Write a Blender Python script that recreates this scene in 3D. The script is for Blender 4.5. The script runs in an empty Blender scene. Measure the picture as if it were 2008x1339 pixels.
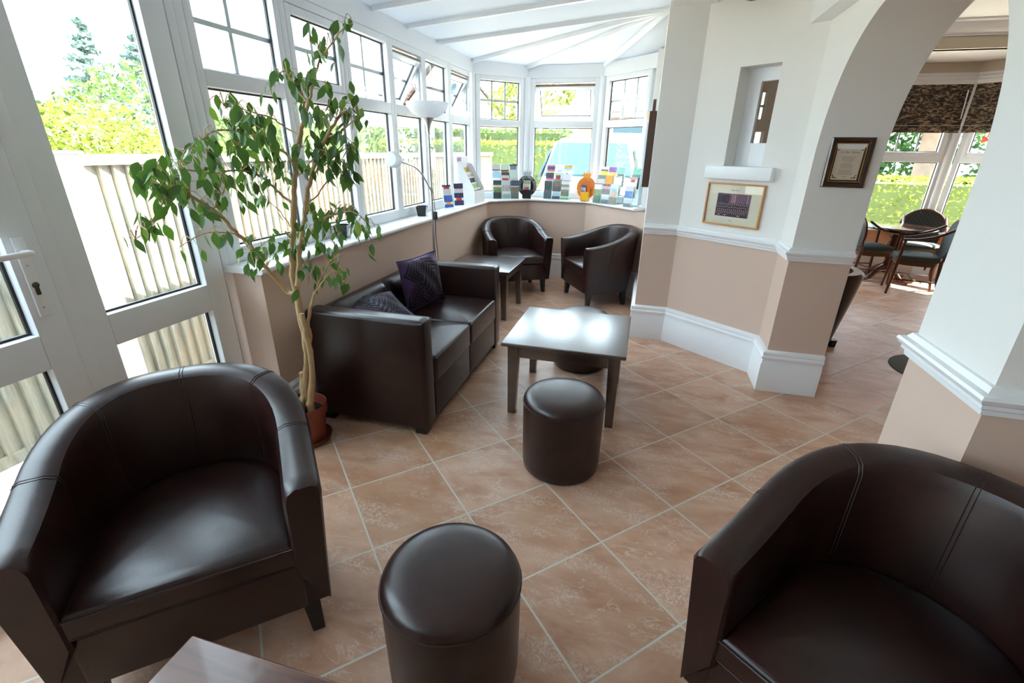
import bpy, bmesh, math, random
from mathutils import Vector, Matrix
PI = math.pi
rnd = random.Random(7)
SC = bpy.context.scene
COL = SC.collection

# ------------------------------------------------------------------ mesh builder
class MB:
    """Collects faces of ONE mesh; every point goes through the transform T."""
    def __init__(self, T=None):
        self.bm = bmesh.new(); self.T = T
    def p(self, c):
        c = Vector(c)
        return self.T(c) if self.T else c
    def v(self, c):
        return self.bm.verts.new(self.p(c))
    def face(self, pts, mi=0):
        f = self.bm.faces.new([self.v(q) for q in pts]); f.material_index = mi; return f
    def hexa(self, pts, mi=0, bev=0.0, seg=2):
        vs = [self.v(q) for q in pts]
        fs = []
        for q in ((3, 2, 1, 0), (4, 5, 6, 7), (0, 1, 5, 4), (1, 2, 6, 5), (2, 3, 7, 6), (3, 0, 4, 7)):
            f = self.bm.faces.new([vs[i] for i in q]); f.material_index = mi; fs.append(f)
        if bev > 0:
            es = list({e for f in fs for e in f.edges})
            r = bmesh.ops.bevel(self.bm, geom=es, offset=bev, segments=seg, affect='EDGES', profile=0.6)
            for f in r['faces']: f.material_index = mi
    def box(self, x0, x1, y0, y1, z0, z1, mi=0, bev=0.0, seg=2):
        self.hexa([(x0, y0, z0), (x1, y0, z0), (x1, y1, z0), (x0, y1, z0), (x0, y0, z1), (x1, y0, z1), (x1, y1, z1), (x0, y1, z1)], mi, bev, seg)
    def taper(self, c, s0, s1, z0, z1, mi=0, bev=0.0, c1=None):
        a, b = c; a1, b1 = c1 or c
        s0 = s0 if isinstance(s0, tuple) else (s0, s0); s1 = s1 if isinstance(s1, tuple) else (s1, s1)
        q = lambda a, b, s, z: [(a - s[0] / 2, b - s[1] / 2, z), (a + s[0] / 2, b - s[1] / 2, z), (a + s[0] / 2, b + s[1] / 2, z), (a - s[0] / 2, b + s[1] / 2, z)]
        self.hexa(q(a, b, s0, z0) + q(a1, b1, s1, z1), mi, bev)
    def prism(self, poly, z0, z1, mi=0, mi_top=None):
        n = len(poly)
        lo = [self.v((x, y, z0)) for x, y in poly]; hi = [self.v((x, y, z1)) for x, y in poly]
        for i in range(n):
            f = self.bm.faces.new((lo[i], lo[(i + 1) % n], hi[(i + 1) % n], hi[i])); f.material_index = mi
        f = self.bm.faces.new(lo[::-1]); f.material_index = mi
        f = self.bm.faces.new(hi); f.material_index = mi if mi_top is None else mi_top
    def extr(self, pts, vec, mi=0):
        vec = Vector(vec); n = len(pts)
        lo = [self.v(q) for q in pts]; hi = [self.v(Vector(q) + vec) for q in pts]
        for i in range(n):
            f = self.bm.faces.new((lo[i], lo[(i + 1) % n], hi[(i + 1) % n], hi[i])); f.material_index = mi
        f = self.bm.faces.new(lo[::-1]); f.material_index = mi
        f = self.bm.faces.new(hi); f.material_index = mi
    def loft(self, rings, mi=0, closed=True, cap0=False, cap1=False):
        R = [[self.v(q) for q in r] for r in rings]
        n = len(R[0])
        for a, b in zip(R, R[1:]):
            for i in range(n if closed else n - 1):
                j = (i + 1) % n
                f = self.bm.faces.new((a[i], a[j], b[j], b[i])); f.material_index = mi
        if cap0: f = self.bm.faces.new(R[0][::-1]); f.material_index = mi
        if cap1: f = self.bm.faces.new(R[-1]); f.material_index = mi
        return R
    def lathe(self, prof, c=(0, 0), n=32, mi=0, cap0=True, cap1=True):
        rings = [[(c[0] + r * math.cos(2 * PI * i / n), c[1] + r * math.sin(2 * PI * i / n), z) for i in range(n)] for r, z in prof]
        self.loft(rings, mi, True, cap0 and prof[0][0] > 1e-6, cap1 and prof[-1][0] > 1e-6)
    def tube(self, path, r, n=8, mi=0, closed=False, flat=1.0):
        P = [Vector(q) for q in path]; m = len(P)
        rr = r if isinstance(r, (list, tuple)) else [r] * m
        rings = []; up = None
        for i in range(m):
            if closed: d = P[(i + 1) % m] - P[i - 1]
            else: d = P[min(i + 1, m - 1)] - P[max(i - 1, 0)]
            d.normalize()
            if up is None:
                up = d.orthogonal().normalized()
            else:
                up = (up - d * up.dot(d))
                up = up.normalized() if up.length > 1e-6 else d.orthogonal().normalized()
            w = d.cross(up)
            rings.append([P[i] + (up * math.cos(2 * PI * k / n) + w * math.sin(2 * PI * k / n) * flat) * rr[i] for k in range(n)])
        if closed: rings.append(rings[0])
        self.loft(rings, mi, True, not closed, not closed)
    def sphere(self, c, r, mi=0, nu=16, nv=10):
        rx, ry, rz = r if isinstance(r, tuple) else (r, r, r)
        rings = []
        for j in range(nv + 1):
            t = -PI / 2 + PI * j / nv; k = max(math.cos(t), 0.002)
            rings.append([(c[0] + rx * k * math.cos(2 * PI * i / nu), c[1] + ry * k * math.sin(2 * PI * i / nu), c[2] + rz * math.sin(t)) for i in range(nu)])
        self.loft(rings, mi, True, True, True)
    def build(self, name, mats, parent=None, smooth=35.0, merge=0.0):
        bm = self.bm
        if merge > 0: bmesh.ops.remove_doubles(bm, verts=bm.verts, dist=merge)
        bmesh.ops.recalc_face_normals(bm, faces=bm.faces)
        if smooth:
            lim = math.radians(smooth)
            for f in bm.faces: f.smooth = True
            for e in bm.edges:
                e.smooth = len(e.link_faces) == 2 and e.calc_face_angle(10) < lim
        me = bpy.data.meshes.new(name); bm.to_mesh(me); bm.free()
        for m in (mats if isinstance(mats, (list, tuple)) else [mats]): me.materials.append(m)
        o = bpy.data.objects.new(name, me); COL.objects.link(o)
        if parent is not None: o.parent = parent
        return o

def thing(name, label, cat, loc=(0, 0, 0), rz=0.0, group=None):
    o = bpy.data.objects.new(name, None); COL.objects.link(o)
    o.empty_display_size = 0.1
    o.location = loc; o.rotation_euler = (0, 0, rz)
    o['label'] = label; o['category'] = cat
    if group: o['group'] = group
    return o
def tag(o, label, cat, group=None, loc=None):
    o['label'] = label; o['category'] = cat
    if group: o['group'] = group
    if loc is not None: o.location = loc
    return o
def struct(o):
    o['kind'] = 'structure'; return o
def dup(root, loc, rz, label, group=None):
    r = root.copy(); COL.objects.link(r); r.location = loc; r.rotation_euler = (0, 0, rz); r['label'] = label
    if group: r['group'] = group
    for ch in list(root.children):
        c = ch.copy(); COL.objects.link(c); c.parent = r
        for g in list(ch.children):
            d = g.copy(); COL.objects.link(d); d.parent = c
    return r
def smoothpath(pts, k=4):
    """Catmull-Rom through pts"""
    P = [Vector(q) for q in pts]; out = []
    for i in range(len(P) - 1):
        a = P[max(i - 1, 0)]; b = P[i]; c = P[i + 1]; d = P[min(i + 2, len(P) - 1)]
        for j in range(k):
            t = j / k
            out.append(0.5 * ((2 * b) + (c - a) * t + (2 * a - 5 * b + 4 * c - d) * t * t + (3 * b - a - 3 * c + d) * t ** 3))
    out.append(P[-1]); return out

# ------------------------------------------------------------------ materials
def srgb(r, g, b):
    f = lambda u: (u / 255 / 12.92) if u / 255 <= 0.04045 else ((u / 255 + 0.055) / 1.055) ** 2.4
    return (f(r), f(g), f(b), 1.0)
class NT:
    def __init__(self, name):
        self.m = bpy.data.materials.new(name); self.m.use_nodes = True
        self.t = self.m.node_tree; self.t.nodes.clear()
        self.out = self.t.nodes.new('ShaderNodeOutputMaterial')
    def n(self, typ, **kw):
        nd = self.t.nodes.new(typ)
        for k, v in kw.items():
            if k in nd.inputs:
                s = nd.inputs[k]
                if hasattr(v, 'is_output'): self.t.links.new(v, s)
                else: s.default_value = v
            else: setattr(nd, k, v)
        return nd
    def link(self, a, b): self.t.links.new(a, b)
    def math(self, op, a, b=None, c=None):
        nd = self.t.nodes.new('ShaderNodeMath'); nd.operation = op
        for i, v in enumerate((a, b, c)):
            if v is None: continue
            if hasattr(v, 'is_output'): self.t.links.new(v, nd.inputs[i])
            else: nd.inputs[i].default_value = v
        return nd.outputs[0]
    def mix(self, fac, a, b, mode='MIX'):
        nd = self.t.nodes.new('ShaderNodeMix'); nd.data_type = 'RGBA'; nd.blend_type = mode
        for s, v in ((nd.inputs[0], fac), (nd.inputs[6], a), (nd.inputs[7], b)):
            if hasattr(v, 'is_output'): self.t.links.new(v, s)
            else: s.default_value = v
        return nd.outputs[2]
    def ramp(self, fac, stops, interp='LINEAR'):
        nd = self.t.nodes.new('ShaderNodeValToRGB'); nd.color_ramp.interpolation = interp
        el = nd.color_ramp.elements
        while len(el) < len(stops): el.new(0.5)
        for e, (p, c) in zip(el, stops):
            e.position = p; e.color = c if len(c) == 4 else (*c, 1)
        self.t.links.new(fac, nd.inputs[0]); return nd.outputs[0]
    def noise(self, vec, scale, detail=3, rough=0.55, dist=0.0):
        nd = self.n('ShaderNodeTexNoise', Scale=scale, Detail=detail, Roughness=rough, Distortion=dist)
        if vec is not None: self.link(vec, nd.inputs['Vector'])
        return nd
    def coord(self, kind='Object'):
        return self.t.nodes.new('ShaderNodeTexCoord').outputs[kind]
    def bump(self, h, strength=0.1, dist=0.01):
        nd = self.n('ShaderNodeBump', Strength=strength, Distance=dist); self.link(h, nd.inputs['Height']); return nd.outputs[0]
    def bsdf(self, **kw):
        b = self.t.nodes.new('ShaderNodeBsdfPrincipled')
        for k, v in kw.items():
            k = k.replace('_', ' ')
            if hasattr(v, 'is_output'): self.t.links.new(v, b.inputs[k])
            else: b.inputs[k].default_value = v
        self.link(b.outputs[0], self.out.inputs[0]); return b
W = (1, 1, 1, 1)
def plain(name, col, rough=0.5, metal=0.0, spec=0.5, var=0.06, vs=8.0, bump=0.0, bs=200.0, coat=0.0, coatr=0.1):
    t = NT(name); oc = t.coord()
    nz = t.noise(oc, vs, 3)
    c = t.mix(nz.outputs[0], tuple(x * (1 - var) for x in col[:3]) + (1,), tuple(min(1, x * (1 + var)) for x in col[:3]) + (1,))
    kw = dict(Base_Color=c, Roughness=rough, Metallic=metal, Specular_IOR_Level=spec, Coat_Weight=coat, Coat_Roughness=coatr)
    if bump: kw['Normal'] = t.bump(t.noise(oc, bs, 2).outputs[0], bump, 0.002)
    t.bsdf(**kw); return t.m
def leather(name, a, b, rough=0.36):
    t = NT(name); oc = t.coord()
    n1 = t.noise(oc, 9, 5, 0.62, 0.6); n2 = t.noise(oc, 70, 3)
    f = t.math('ADD', t.math('MULTIPLY', n1.outputs[0], 0.75), t.math('MULTIPLY', n2.outputs[0], 0.25))
    c = t.ramp(f, [(0.35, a), (0.62, b), (0.74, tuple(x * 1.7 for x in b[:3]) + (1,))])
    vor = t.n('ShaderNodeTexVoronoi', Scale=330.0); t.link(oc, vor.inputs['Vector'])
    h = t.math('ADD', t.math('MULTIPLY', vor.outputs['Distance'], 0.5), t.math('MULTIPLY', n1.outputs[0], 1.2))
    rr = t.math('ADD', t.math('MULTIPLY', n1.outputs[0], 0.16), rough - 0.08)
    t.bsdf(Base_Color=c, Roughness=rr, Specular_IOR_Level=0.5, Normal=t.bump(h, 0.06, 0.003)); return t.m
def wood(name, a, b, rough=0.3, coat=0.3, axis=(1.2, 14, 14), coatr=0.08, cior=1.5):
    t = NT(name); oc = t.coord()
    mp = t.n('ShaderNodeMapping'); t.link(oc, mp.inputs[0]); mp.inputs['Scale'].default_value = axis
    n1 = t.noise(mp.outputs[0], 3.0, 5, 0.6, 0.8)
    c = t.ramp(n1.outputs[0], [(0.3, a), (0.7, b)])
    t.bsdf(Base_Color=c, Roughness=rough, Coat_Weight=coat, Coat_Roughness=coatr, Coat_IOR=cior, Normal=t.bump(n1.outputs[0], 0.03, 0.002)); return t.m
def glass(name, tint=(0.97, 0.99, 0.98, 1), refl=0.07):
    t = NT(name)
    tr = t.n('ShaderNodeBsdfTransparent', Color=tint); gl = t.n('ShaderNodeBsdfGlossy', Roughness=0.0)
    lw = t.n('ShaderNodeLayerWeight', Blend=0.12)
    f = t.math('MINIMUM', t.math('ADD', t.math('MULTIPLY', lw.outputs['Fresnel'], 0.6), refl * 0.5), 0.9)
    ms = t.n('ShaderNodeMixShader'); t.link(f, ms.inputs[0]); t.link(tr.outputs[0], ms.inputs[1]); t.link(gl.outputs[0], ms.inputs[2])
    t.link(ms.outputs[0], t.out.inputs[0]); return t.m

M = {}
M['upvc'] = plain('white_upvc', (0.79, 0.825, 0.865), 0.32, var=0.015)
M['white'] = plain('white_gloss_paint', (0.82, 0.83, 0.85), 0.3, var=0.02)
M['wall_up'] = plain('cream_wall_paint', (0.80, 0.785, 0.755), 0.85, var=0.015, bump=0.04, bs=120)
M['wall_lo'] = plain('taupe_wall_paint', srgb(206, 180, 164), 0.8, var=0.015, bump=0.04, bs=120)
M['gasket'] = plain('black_rubber_gasket', (0.012, 0.013, 0.016), 0.5)
M['glass'] = glass('window_glass')
M['leather'] = leather('brown_leather', (0.0105, 0.0030, 0.0026, 1), (0.0245, 0.0070, 0.0054, 1), 0.33)
M['seam'] = plain('leather_piping', (0.022, 0.009, 0.0075), 0.35)
M['foot'] = plain('black_wood_feet', (0.008, 0.008, 0.008), 0.35)
M['wood'] = wood('dark_walnut_wood', (0.014, 0.0058, 0.0032, 1), (0.034, 0.0135, 0.007, 1), 0.3, 1.0, coatr=0.26, cior=2.1)
M['redwood'] = wood('red_mahogany_wood', (0.045, 0.012, 0.005, 1), (0.125, 0.040, 0.016, 1), 0.34, 0.2)
M['terracotta'] = plain('terracotta_plastic', srgb(132, 62, 44), 0.45)
M['soil'] = plain('dark_soil', (0.018, 0.014, 0.012), 0.95, var=0.6, vs=60, bump=0.8, bs=90)
M['bark'] = plain('pale_ficus_bark', srgb(188, 158, 118), 0.75, var=0.22, vs=30, bump=0.3, bs=60)
M['chrome'] = plain('satin_silver', (0.55, 0.56, 0.58), 0.28, 0.9)
M['black'] = plain('black_plastic', (0.010, 0.010, 0.011), 0.4)
M['gold'] = plain('gold_slip', srgb(200, 160, 80), 0.3, 0.8)
M['oak'] = plain('light_oak', srgb(196, 138, 78), 0.45, var=0.15, vs=20)
M['mount'] = plain('cream_mount', srgb(226, 220, 198), 0.8, var=0.02)
M['print_dark'] = plain('print_purple_dark', srgb(46, 24, 50), 0.6, var=0.3, vs=60)
M['print_mid'] = plain('print_mauve', srgb(112, 72, 92), 0.6, var=0.35, vs=45)
M['print_skin'] = plain('print_pale_pink', srgb(208, 170, 168), 0.6)
M['ink'] = plain('grey_ink', srgb(120, 110, 96), 0.8)
M['ink_dark'] = plain('dark_ink', srgb(40, 28, 22), 0.8)
M['parchment'] = plain('aged_parchment', srgb(208, 192, 172), 0.7, var=0.04)
M['brown_frame'] = plain('dark_brown_frame', srgb(64, 40, 28), 0.35, var=0.2)
M['clear'] = glass('clear_acrylic', (0.93, 0.97, 0.96, 1), 0.05)
M['card'] = plain('white_card', (0.85, 0.86, 0.88), 0.6, var=0.01)
M['globe'] = None
def translucent(name, col, tr, diff=0.5):
    t = NT(name)
    d = t.n('ShaderNodeBsdfDiffuse', Color=tuple(c * diff for c in col[:3]) + (1,)); x = t.n('ShaderNodeBsdfTranslucent', Color=tuple(c * tr for c in col[:3]) + (1,))
    a = t.n('ShaderNodeAddShader'); t.link(d.outputs[0], a.inputs[0]); t.link(x.outputs[0], a.inputs[1]); t.link(a.outputs[0], t.out.inputs[0]); return t.m
M['globe'] = translucent('opal_glass', (0.95, 0.96, 0.97), 0.45, 0.5)
M['bar'] = translucent('white_bar_plastic', (0.92, 0.96, 1.0), 0.055, 0.75)
M['poly'] = translucent('opal_polycarbonate', (0.88, 0.94, 1.0), 0.068, 0.8)
# ------------------------------------------------------------------ room layout (metres; +Y runs along the window wall, +X into the house)
XW = -1.89                                   # inner face of the window frames
B1, B2, B3, BE = (-1.89, 5.29), (-1.41, 5.77), (-0.565, 5.77), (-0.04, 5.245)
SILL, EAVE = 0.907, 2.30
def facet(P0, P1):
    a, b = Vector((*P0, 0)), Vector((*P1, 0)); u = (b - a).normalized(); n = Vector((-u.y, u.x, 0))
    return (lambda c: a + u * c.x + n * c.y + Vector((0, 0, c.z))), (b - a).length
TL, _ = facet((XW, 0), (XW, 1))              # long wall: s = world y, d = outwards
T1, L1 = facet(B1, B2); T2, L2 = facet(B2, B3); T3, L3 = facet(B3, BE)

def offset_line(pts, d):
    """polyline moved d to its right-hand (room) side, mitred"""
    P = [Vector(p) for p in pts]; out = []
    for i in range(len(P)):
        dirs = []
        if i > 0: dirs.append((P[i] - P[i - 1]).normalized())
        if i < len(P) - 1: dirs.append((P[i + 1] - P[i]).normalized())
        ns = [Vector((q.y, -q.x)) for q in dirs]
        n = sum(ns, Vector((0, 0))).normalized()
        out.append(P[i] + n * (d / max(0.3, n.dot(ns[0]))))
    return [(p.x, p.y) for p in out]
def sweep(mb, pts, prof, mi=0, caps=True):
    """profile [(d, z)] (d = distance into the room, right-hand side of the path) swept along pts"""
    lines = [offset_line(pts, d) for d, z in prof]
    rings = [[(lines[k][i][0], lines[k][i][1], prof[k][1]) for k in range(len(prof))] for i in range(len(pts))]
    mb.loft(rings, mi, True, caps, caps)

# ---- floor
def floor_material():
    t = NT('terracotta_tile_floor'); oc = t.coord()
    sx = t.n('ShaderNodeSeparateXYZ'); t.link(oc, sx.inputs[0])
    X = t.math('SUBTRACT', sx.outputs[0], -1.4265); Y = t.math('SUBTRACT', sx.outputs[1], 1.749)
    k = 1 / math.sqrt(2) / 0.40
    u = t.math('MULTIPLY', t.math('ADD', X, Y), k); v = t.math('MULTIPLY', t.math('SUBTRACT', X, Y), k)
    fu = t.math('FLOOR', u); fv = t.math('FLOOR', v)
    cell = t.n('ShaderNodeCombineXYZ', X=fu, Y=fv, Z=0.0)
    wn = t.n('ShaderNodeTexWhiteNoise'); wn.noise_dimensions = '3D'; t.link(cell.outputs[0], wn.inputs['Vector'])
    off = t.n('ShaderNodeVectorMath', operation='MULTIPLY_ADD'); t.link(wn.outputs['Color'], off.inputs[0]); off.inputs[1].default_value = (37, 41, 29); t.link(oc, off.inputs[2])
    pv = off.outputs[0]
    st = t.n('ShaderNodeMapping'); t.link(pv, st.inputs[0]); st.inputs['Scale'].default_value = (1.0, 2.2, 1.0); st.inputs['Rotation'].default_value = (0, 0, 0.6)
    n1 = t.noise(st.outputs[0], 3.2, 5, 0.6, 0.4)
    base = t.ramp(n1.outputs[0], [(0.30, srgb(172, 124, 98)), (0.45, srgb(194, 150, 124)), (0.58, srgb(206, 166, 142)), (0.74, srgb(214, 182, 160))])
    n4 = t.noise(pv, 1.3, 3, 0.5)
    base = t.mix(t.ramp(n4.outputs[0], [(0.42, (0, 0, 0)), (0.65, (0.55, 0.55, 0.55))]), base, srgb(188, 142, 106))
    # chalky speckled patches
    n2 = t.noise(st.outputs[0], 4.5, 4, 0.6, 0.3); n3 = t.noise(pv, 105, 4, 0.75, 0.3)
    patch = t.ramp(n2.outputs[0], [(0.49, (0, 0, 0)), (0.64, (1, 1, 1))])
    speck = t.ramp(n3.outputs[0], [(0.45, (0, 0, 0)), (0.60, (1, 1, 1))])
    base = t.mix(t.math('MULTIPLY', t.math('MULTIPLY', patch, speck), 0.6), base, srgb(232, 216, 206))
    # thin pale veins
    n5 = t.noise(st.outputs[0], 4.0, 3.5, 0.6, 1.0)
    vein = t.ramp(t.math('ABSOLUTE', t.math('SUBTRACT', n5.outputs[0], 0.5)), [(0.0, (1, 1, 1)), (0.012, (0, 0, 0))])
    vm = t.ramp(t.noise(pv, 3.1, 1).outputs[0], [(0.52, (0, 0, 0)), (0.60, (1, 1, 1))])
    base = t.mix(t.math('MULTIPLY', t.math('MULTIPLY', vein, vm), 0.65), base, srgb(224, 200, 182))
    tone = t.math('ADD', t.math('MULTIPLY', wn.outputs['Value'], 0.12), 0.90)
    tc = t.n('ShaderNodeCombineColor', Red=tone, Green=tone, Blue=tone)
    base = t.mix(1.0, base, tc.outputs[0], 'MULTIPLY')
    g = 0.0095
    eu = t.math('MINIMUM', t.math('FRACT', u), t.math('SUBTRACT', 1.0, t.math('FRACT', u)))
    ev = t.math('MINIMUM', t.math('FRACT', v), t.math('SUBTRACT', 1.0, t.math('FRACT', v)))
    d = t.math('MINIMUM', eu, ev)
    gm = t.ramp(d, [(g * 0.6, (1, 1, 1)), (g * 1.25, (0, 0, 0))])
    col = t.mix(gm, base, srgb(206, 205, 197))
    rough = t.math('ADD', t.math('MULTIPLY', gm, 0.35), t.math('ADD', 0.33, t.math('MULTIPLY', n3.outputs[0], 0.12)))
    h = t.math('SUBTRACT', t.math('MULTIPLY', n3.outputs[0], 0.25), gm)
    t.bsdf(Base_Color=col, Roughness=rough, Specular_IOR_Level=0.45, Normal=t.bump(h, 0.25, 0.002)); return t.m
mb = MB()
mb.prism([(XW - 0.08, -2.3), (5.2, -2.3), (5.2, 6.2), (4.35, 6.45), (3.55, 7.28), (2.2, 7.28), (0.2, 6.6), (0.2, 5.15), (-0.54, 5.86), (-1.44, 5.86), (XW - 0.08, 5.36)], -0.06, 0.0)
struct(mb.build('floor', floor_material(), smooth=0))

# ---- dwarf wall under the windows, with its near end (pilaster)
LINE = [(XW, 1.769), B1, B2, B3, (0.0, 5.205)]
face = offset_line(LINE, 0.185)
back = offset_line(LINE, -0.09)
mb = MB(); mb.prism([(face[0][0], 1.769)] + face[1:-1] + [(0.02, 4.92)] + [(0.02, 5.30)] + back[::-1][1:-1] + [(-1.865, 1.85), (-1.865, 1.769)], 0.0, 0.875)
struct(mb.build('wall_left', M['wall_lo'], smooth=0))
# white sill board
mb = MB()
prof = [(-0.02, 0.880), (0.205, 0.880), (0.214, 0.884), (0.218, 0.893), (0.214, 0.903), (0.205, SILL), (-0.02, SILL)]
sweep(mb, [(XW, 1.748)] + LINE[1:-1] + [(0.06, 5.145)], prof)
struct(mb.build('windowsill', M['white'], smooth=50))
# skirtings
SK = [(0.0, 0.0), (0.026, 0.0), (0.026, 0.185), (0.020, 0.198), (0.020, 0.222), (0.030, 0.228), (0.030, 0.238), (0.022, 0.248), (0.022, 0.252), (0.026, 0.257), (0.024, 0.270), (0.010, 0.278), (0.0, 0.280)]
DADO = [(0.0, 0.852), (0.012, 0.854), (0.014, 0.868), (0.022, 0.874), (0.022, 0.884), (0.030, 0.890), (0.036, 0.902), (0.032, 0.910), (0.018, 0.914), (0.010, 0.928), (0.0, 0.930)]
mb = MB(); sweep(mb, [(face[0][0], 1.769)] + face[1:-1] + [(0.01, 4.895)], SK)
struct(mb.build('baseboard_left', M['white'], smooth=25))

# ---- house wall: A (short, faces the camera), B (diagonal with the niche), C + D (pillar of the arch)
A0, A1, Bq, ARX0, ARX1 = (0.02, 3.80), (0.27, 3.80), (0.865, 3.335), 0.865, 1.19
JL, JR, NIB = 3.08, 1.637, 1.275
CEIL = 2.47
def two_tone(mb, poly, z1=CEIL, z0=0.0, mid=0.89):
    mb.prism(poly, z0, mid, 1); mb.prism(poly, mid, z1, 0)
WM = [M['wall_up'], M['wall_lo']]
mb = MB(); two_tone(mb, [(0.02, 3.80), (0.02, 5.32), (0.2, 5.32), (0.2, 4.0), (0.30, 4.0), (0.27, 3.80)], 2.6)
# B: slab with the niche left open
bd = (Vector((*Bq, 0)) - Vector((*A1, 0))); BL = bd.length; bd.normalize(); bn = Vector((-bd.y, bd.x, 0))   # bn points into the wall
TB = lambda c: Vector((*A1, 0)) + bd * c.x + bn * c.y + Vector((0, 0, c.z))
mb.T = TB
NS0, NS1, NZ0, NZ1, TH = 0.278, 0.535, 1.355, 1.938, 0.22
mb.box(0, BL, 0, TH, 0, 0.89, 1); mb.box(0, BL, 0, TH, 0.89, NZ0, 0); mb.box(0, BL, 0, TH, NZ1, 2.6, 0)
mb.box(0, NS0, 0, TH, NZ0, NZ1, 0); mb.box(NS1, BL, 0, TH, NZ0, NZ1, 0)
mb.T = None
struct(mb.build('wall_house', WM, smooth=0, merge=0))
# arch wall: lower blocks, then one outline with the arch cut out of it
mb = MB()
for y0, y1 in ((NIB, JR), (JL, 3.345)): mb.box(ARX0, ARX1, y0, y1, 0, 0.89, 1)
yc, hw, zs, hh, nn = 2.3585, 0.7215, 1.33, 0.735, 2.35
arch = [(JR, 0.89)]
for i in range(49):
    c = math.cos(PI - PI * i / 48); s = math.sin(PI - PI * i / 48)
    arch.append((yc + hw * math.copysign(abs(c) ** (2 / nn), c), zs + hh * abs(s) ** (2 / nn)))
arch.append((JL, 0.89))
out = [(NIB, 0.89)] + arch + [(3.345, 0.89), (3.345, 2.6), (NIB, 2.6)]
mb.extr([(ARX0, y, z) for y, z in out], (ARX1 - ARX0, 0, 0), 0)
# shaded return wall beside the near chair and the far sides of the room behind the camera
mb.box(ARX1, 2.1, NIB, NIB + 0.15, 0, 0.89, 1); mb.box(ARX1, 2.1, NIB, NIB + 0.15, 0.89, 2.6, 0)
struct(mb.build('wall_arch', WM, smooth=30))
mb = MB(); mb.box(2.0, 2.15, -2.3, NIB, 0, 0.89, 1); mb.box(2.0, 2.15, -2.3, NIB, 0.89, 2.6, 0)
struct(mb.build('wall_right', WM, smooth=0))
mb = MB(); mb.box(XW, 2.15, -2.4, -2.25, 0, 0.89, 1); mb.box(XW, 2.15, -2.4, -2.25, 0.89, 2.7, 0)
struct(mb.build('wall_behind', WM, smooth=0))
# skirting and dado round the house corner and the pillar
hl = [(0.02, 4.90), (0.02, 3.80), A1, Bq, (ARX0, JL), (ARX1, JL)]
# (walk so that the room is on the right-hand side)
mb = MB(); sweep(mb, hl, SK); struct(mb.build('baseboard_house', M['white'], smooth=25))
mb = MB(); sweep(mb, hl[1:], DADO); struct(mb.build('trim_1', M['white'], smooth=25))
nl = [(ARX1, JR), (ARX0, JR), (ARX0, NIB), (2.0, NIB)]
mb = MB(); sweep(mb, nl, SK); struct(mb.build('baseboard_right', M['white'], smooth=25))
mb = MB(); sweep(mb, nl, DADO); struct(mb.build('trim_2', M['white'], smooth=25))
# white post strip closing the end of the bay against the house wall
mb = MB(); mb.box(-0.03, 0.02, 5.13, 5.30, 0.0, 2.31); struct(mb.build('trim_3', M['white'], smooth=0))
# boxed beams
mb = MB(); mb.box(0.02, 0.30, -2.25, 3.80, 2.318, 2.60); struct(mb.build('trim_4', M['white'], smooth=0))
mb = MB(); mb.prism([(0.775, -2.25), (0.864, -2.25), (0.864, 3.345), (0.775, 3.41)], 2.108, 2.47); struct(mb.build('trim_5', M['white'], smooth=0))
# ceilings: plaster over the house part, polycarbonate over the conservatory
mb = MB(); mb.prism([(0.29, -2.3), (2.1, -2.3), (2.1, 1.4), (0.88, 1.4), (0.88, 3.33), (0.29, 3.80)], 2.47, 2.55)
struct(mb.build('ceiling', M['wall_up'], smooth=0))
RS = 0.08
rz = lambda x: EAVE + RS * (x - XW)
APEX = (0.02, 4.40)
mb = MB()
th = 0.016
def panel(pts):
    mb.extr([(x, y, rz(x) if z is None else z) for x, y, z in pts], (0, 0, th))
AZ = rz(0.02)
ys = [-2.3, -1.7, -1.1, -0.5, 0.1, 0.69, 1.22, 1.75, 2.27, 2.79, 3.31, 3.81, 4.40]
for a, b in zip(ys, ys[1:]): panel([(XW - 0.12, a, None), (0.02, a, None), (0.02, b, None), (XW - 0.12, b, None)])
o1 = offset_line([(XW, 4.40), B1, B2, B3, BE, (0.02, 5.185)], -0.12)
e1 = [(XW - 0.12, 4.40)] + o1[1:-1] + [(0.02, 5.34)]
for (a, b) in zip(e1, e1[1:]): mb.extr([(APEX[0], APEX[1], AZ), (a[0], a[1], EAVE - 0.01), (b[0], b[1], EAVE - 0.01)], (0, 0, th))
struct(mb.build('ceiling_conservatory', M['poly'], smooth=0))
# roof bars, one structure each
def bar(p, q, i):
    mb = MB(); a, b = Vector(p), Vector(q); u = (b - a).normalized(); s = u.cross(Vector((0, 0, 1))).normalized() * 0.024
    d = Vector((0, 0, -0.034)); e = Vector((0, 0, 0.03)); s2 = s * 0.6
    mb.loft([[c + s + e, c + s + d * 0.5, c + s2 + d, c - s2 + d, c - s + d * 0.5, c - s + e] for c in (a, b)], 0, True, True, True)
    struct(mb.build('trim_%d' % i, M['upvc'], smooth=0))
k = 6
for y in ys[1:]:
    bar((XW + 0.02, y, EAVE + 0.005), (0.02, y, AZ + 0.005), k); k += 1
for b in (B1, B2, B3):
    bar((b[0], b[1], EAVE + 0.0), (APEX[0], APEX[1], AZ + 0.005), k); k += 1
# eaves beam over the windows
mb = MB(); sweep(mb, [(XW, -2.3), B1, B2, B3, BE, (0.02, 5.185)], [(-0.07, 2.17), (0.0, 2.17), (0.004, 2.172), (0.004, 2.298), (-0.07, 2.298)])
struct(mb.build('trim_eaves', M['upvc'], smooth=0))

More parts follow.
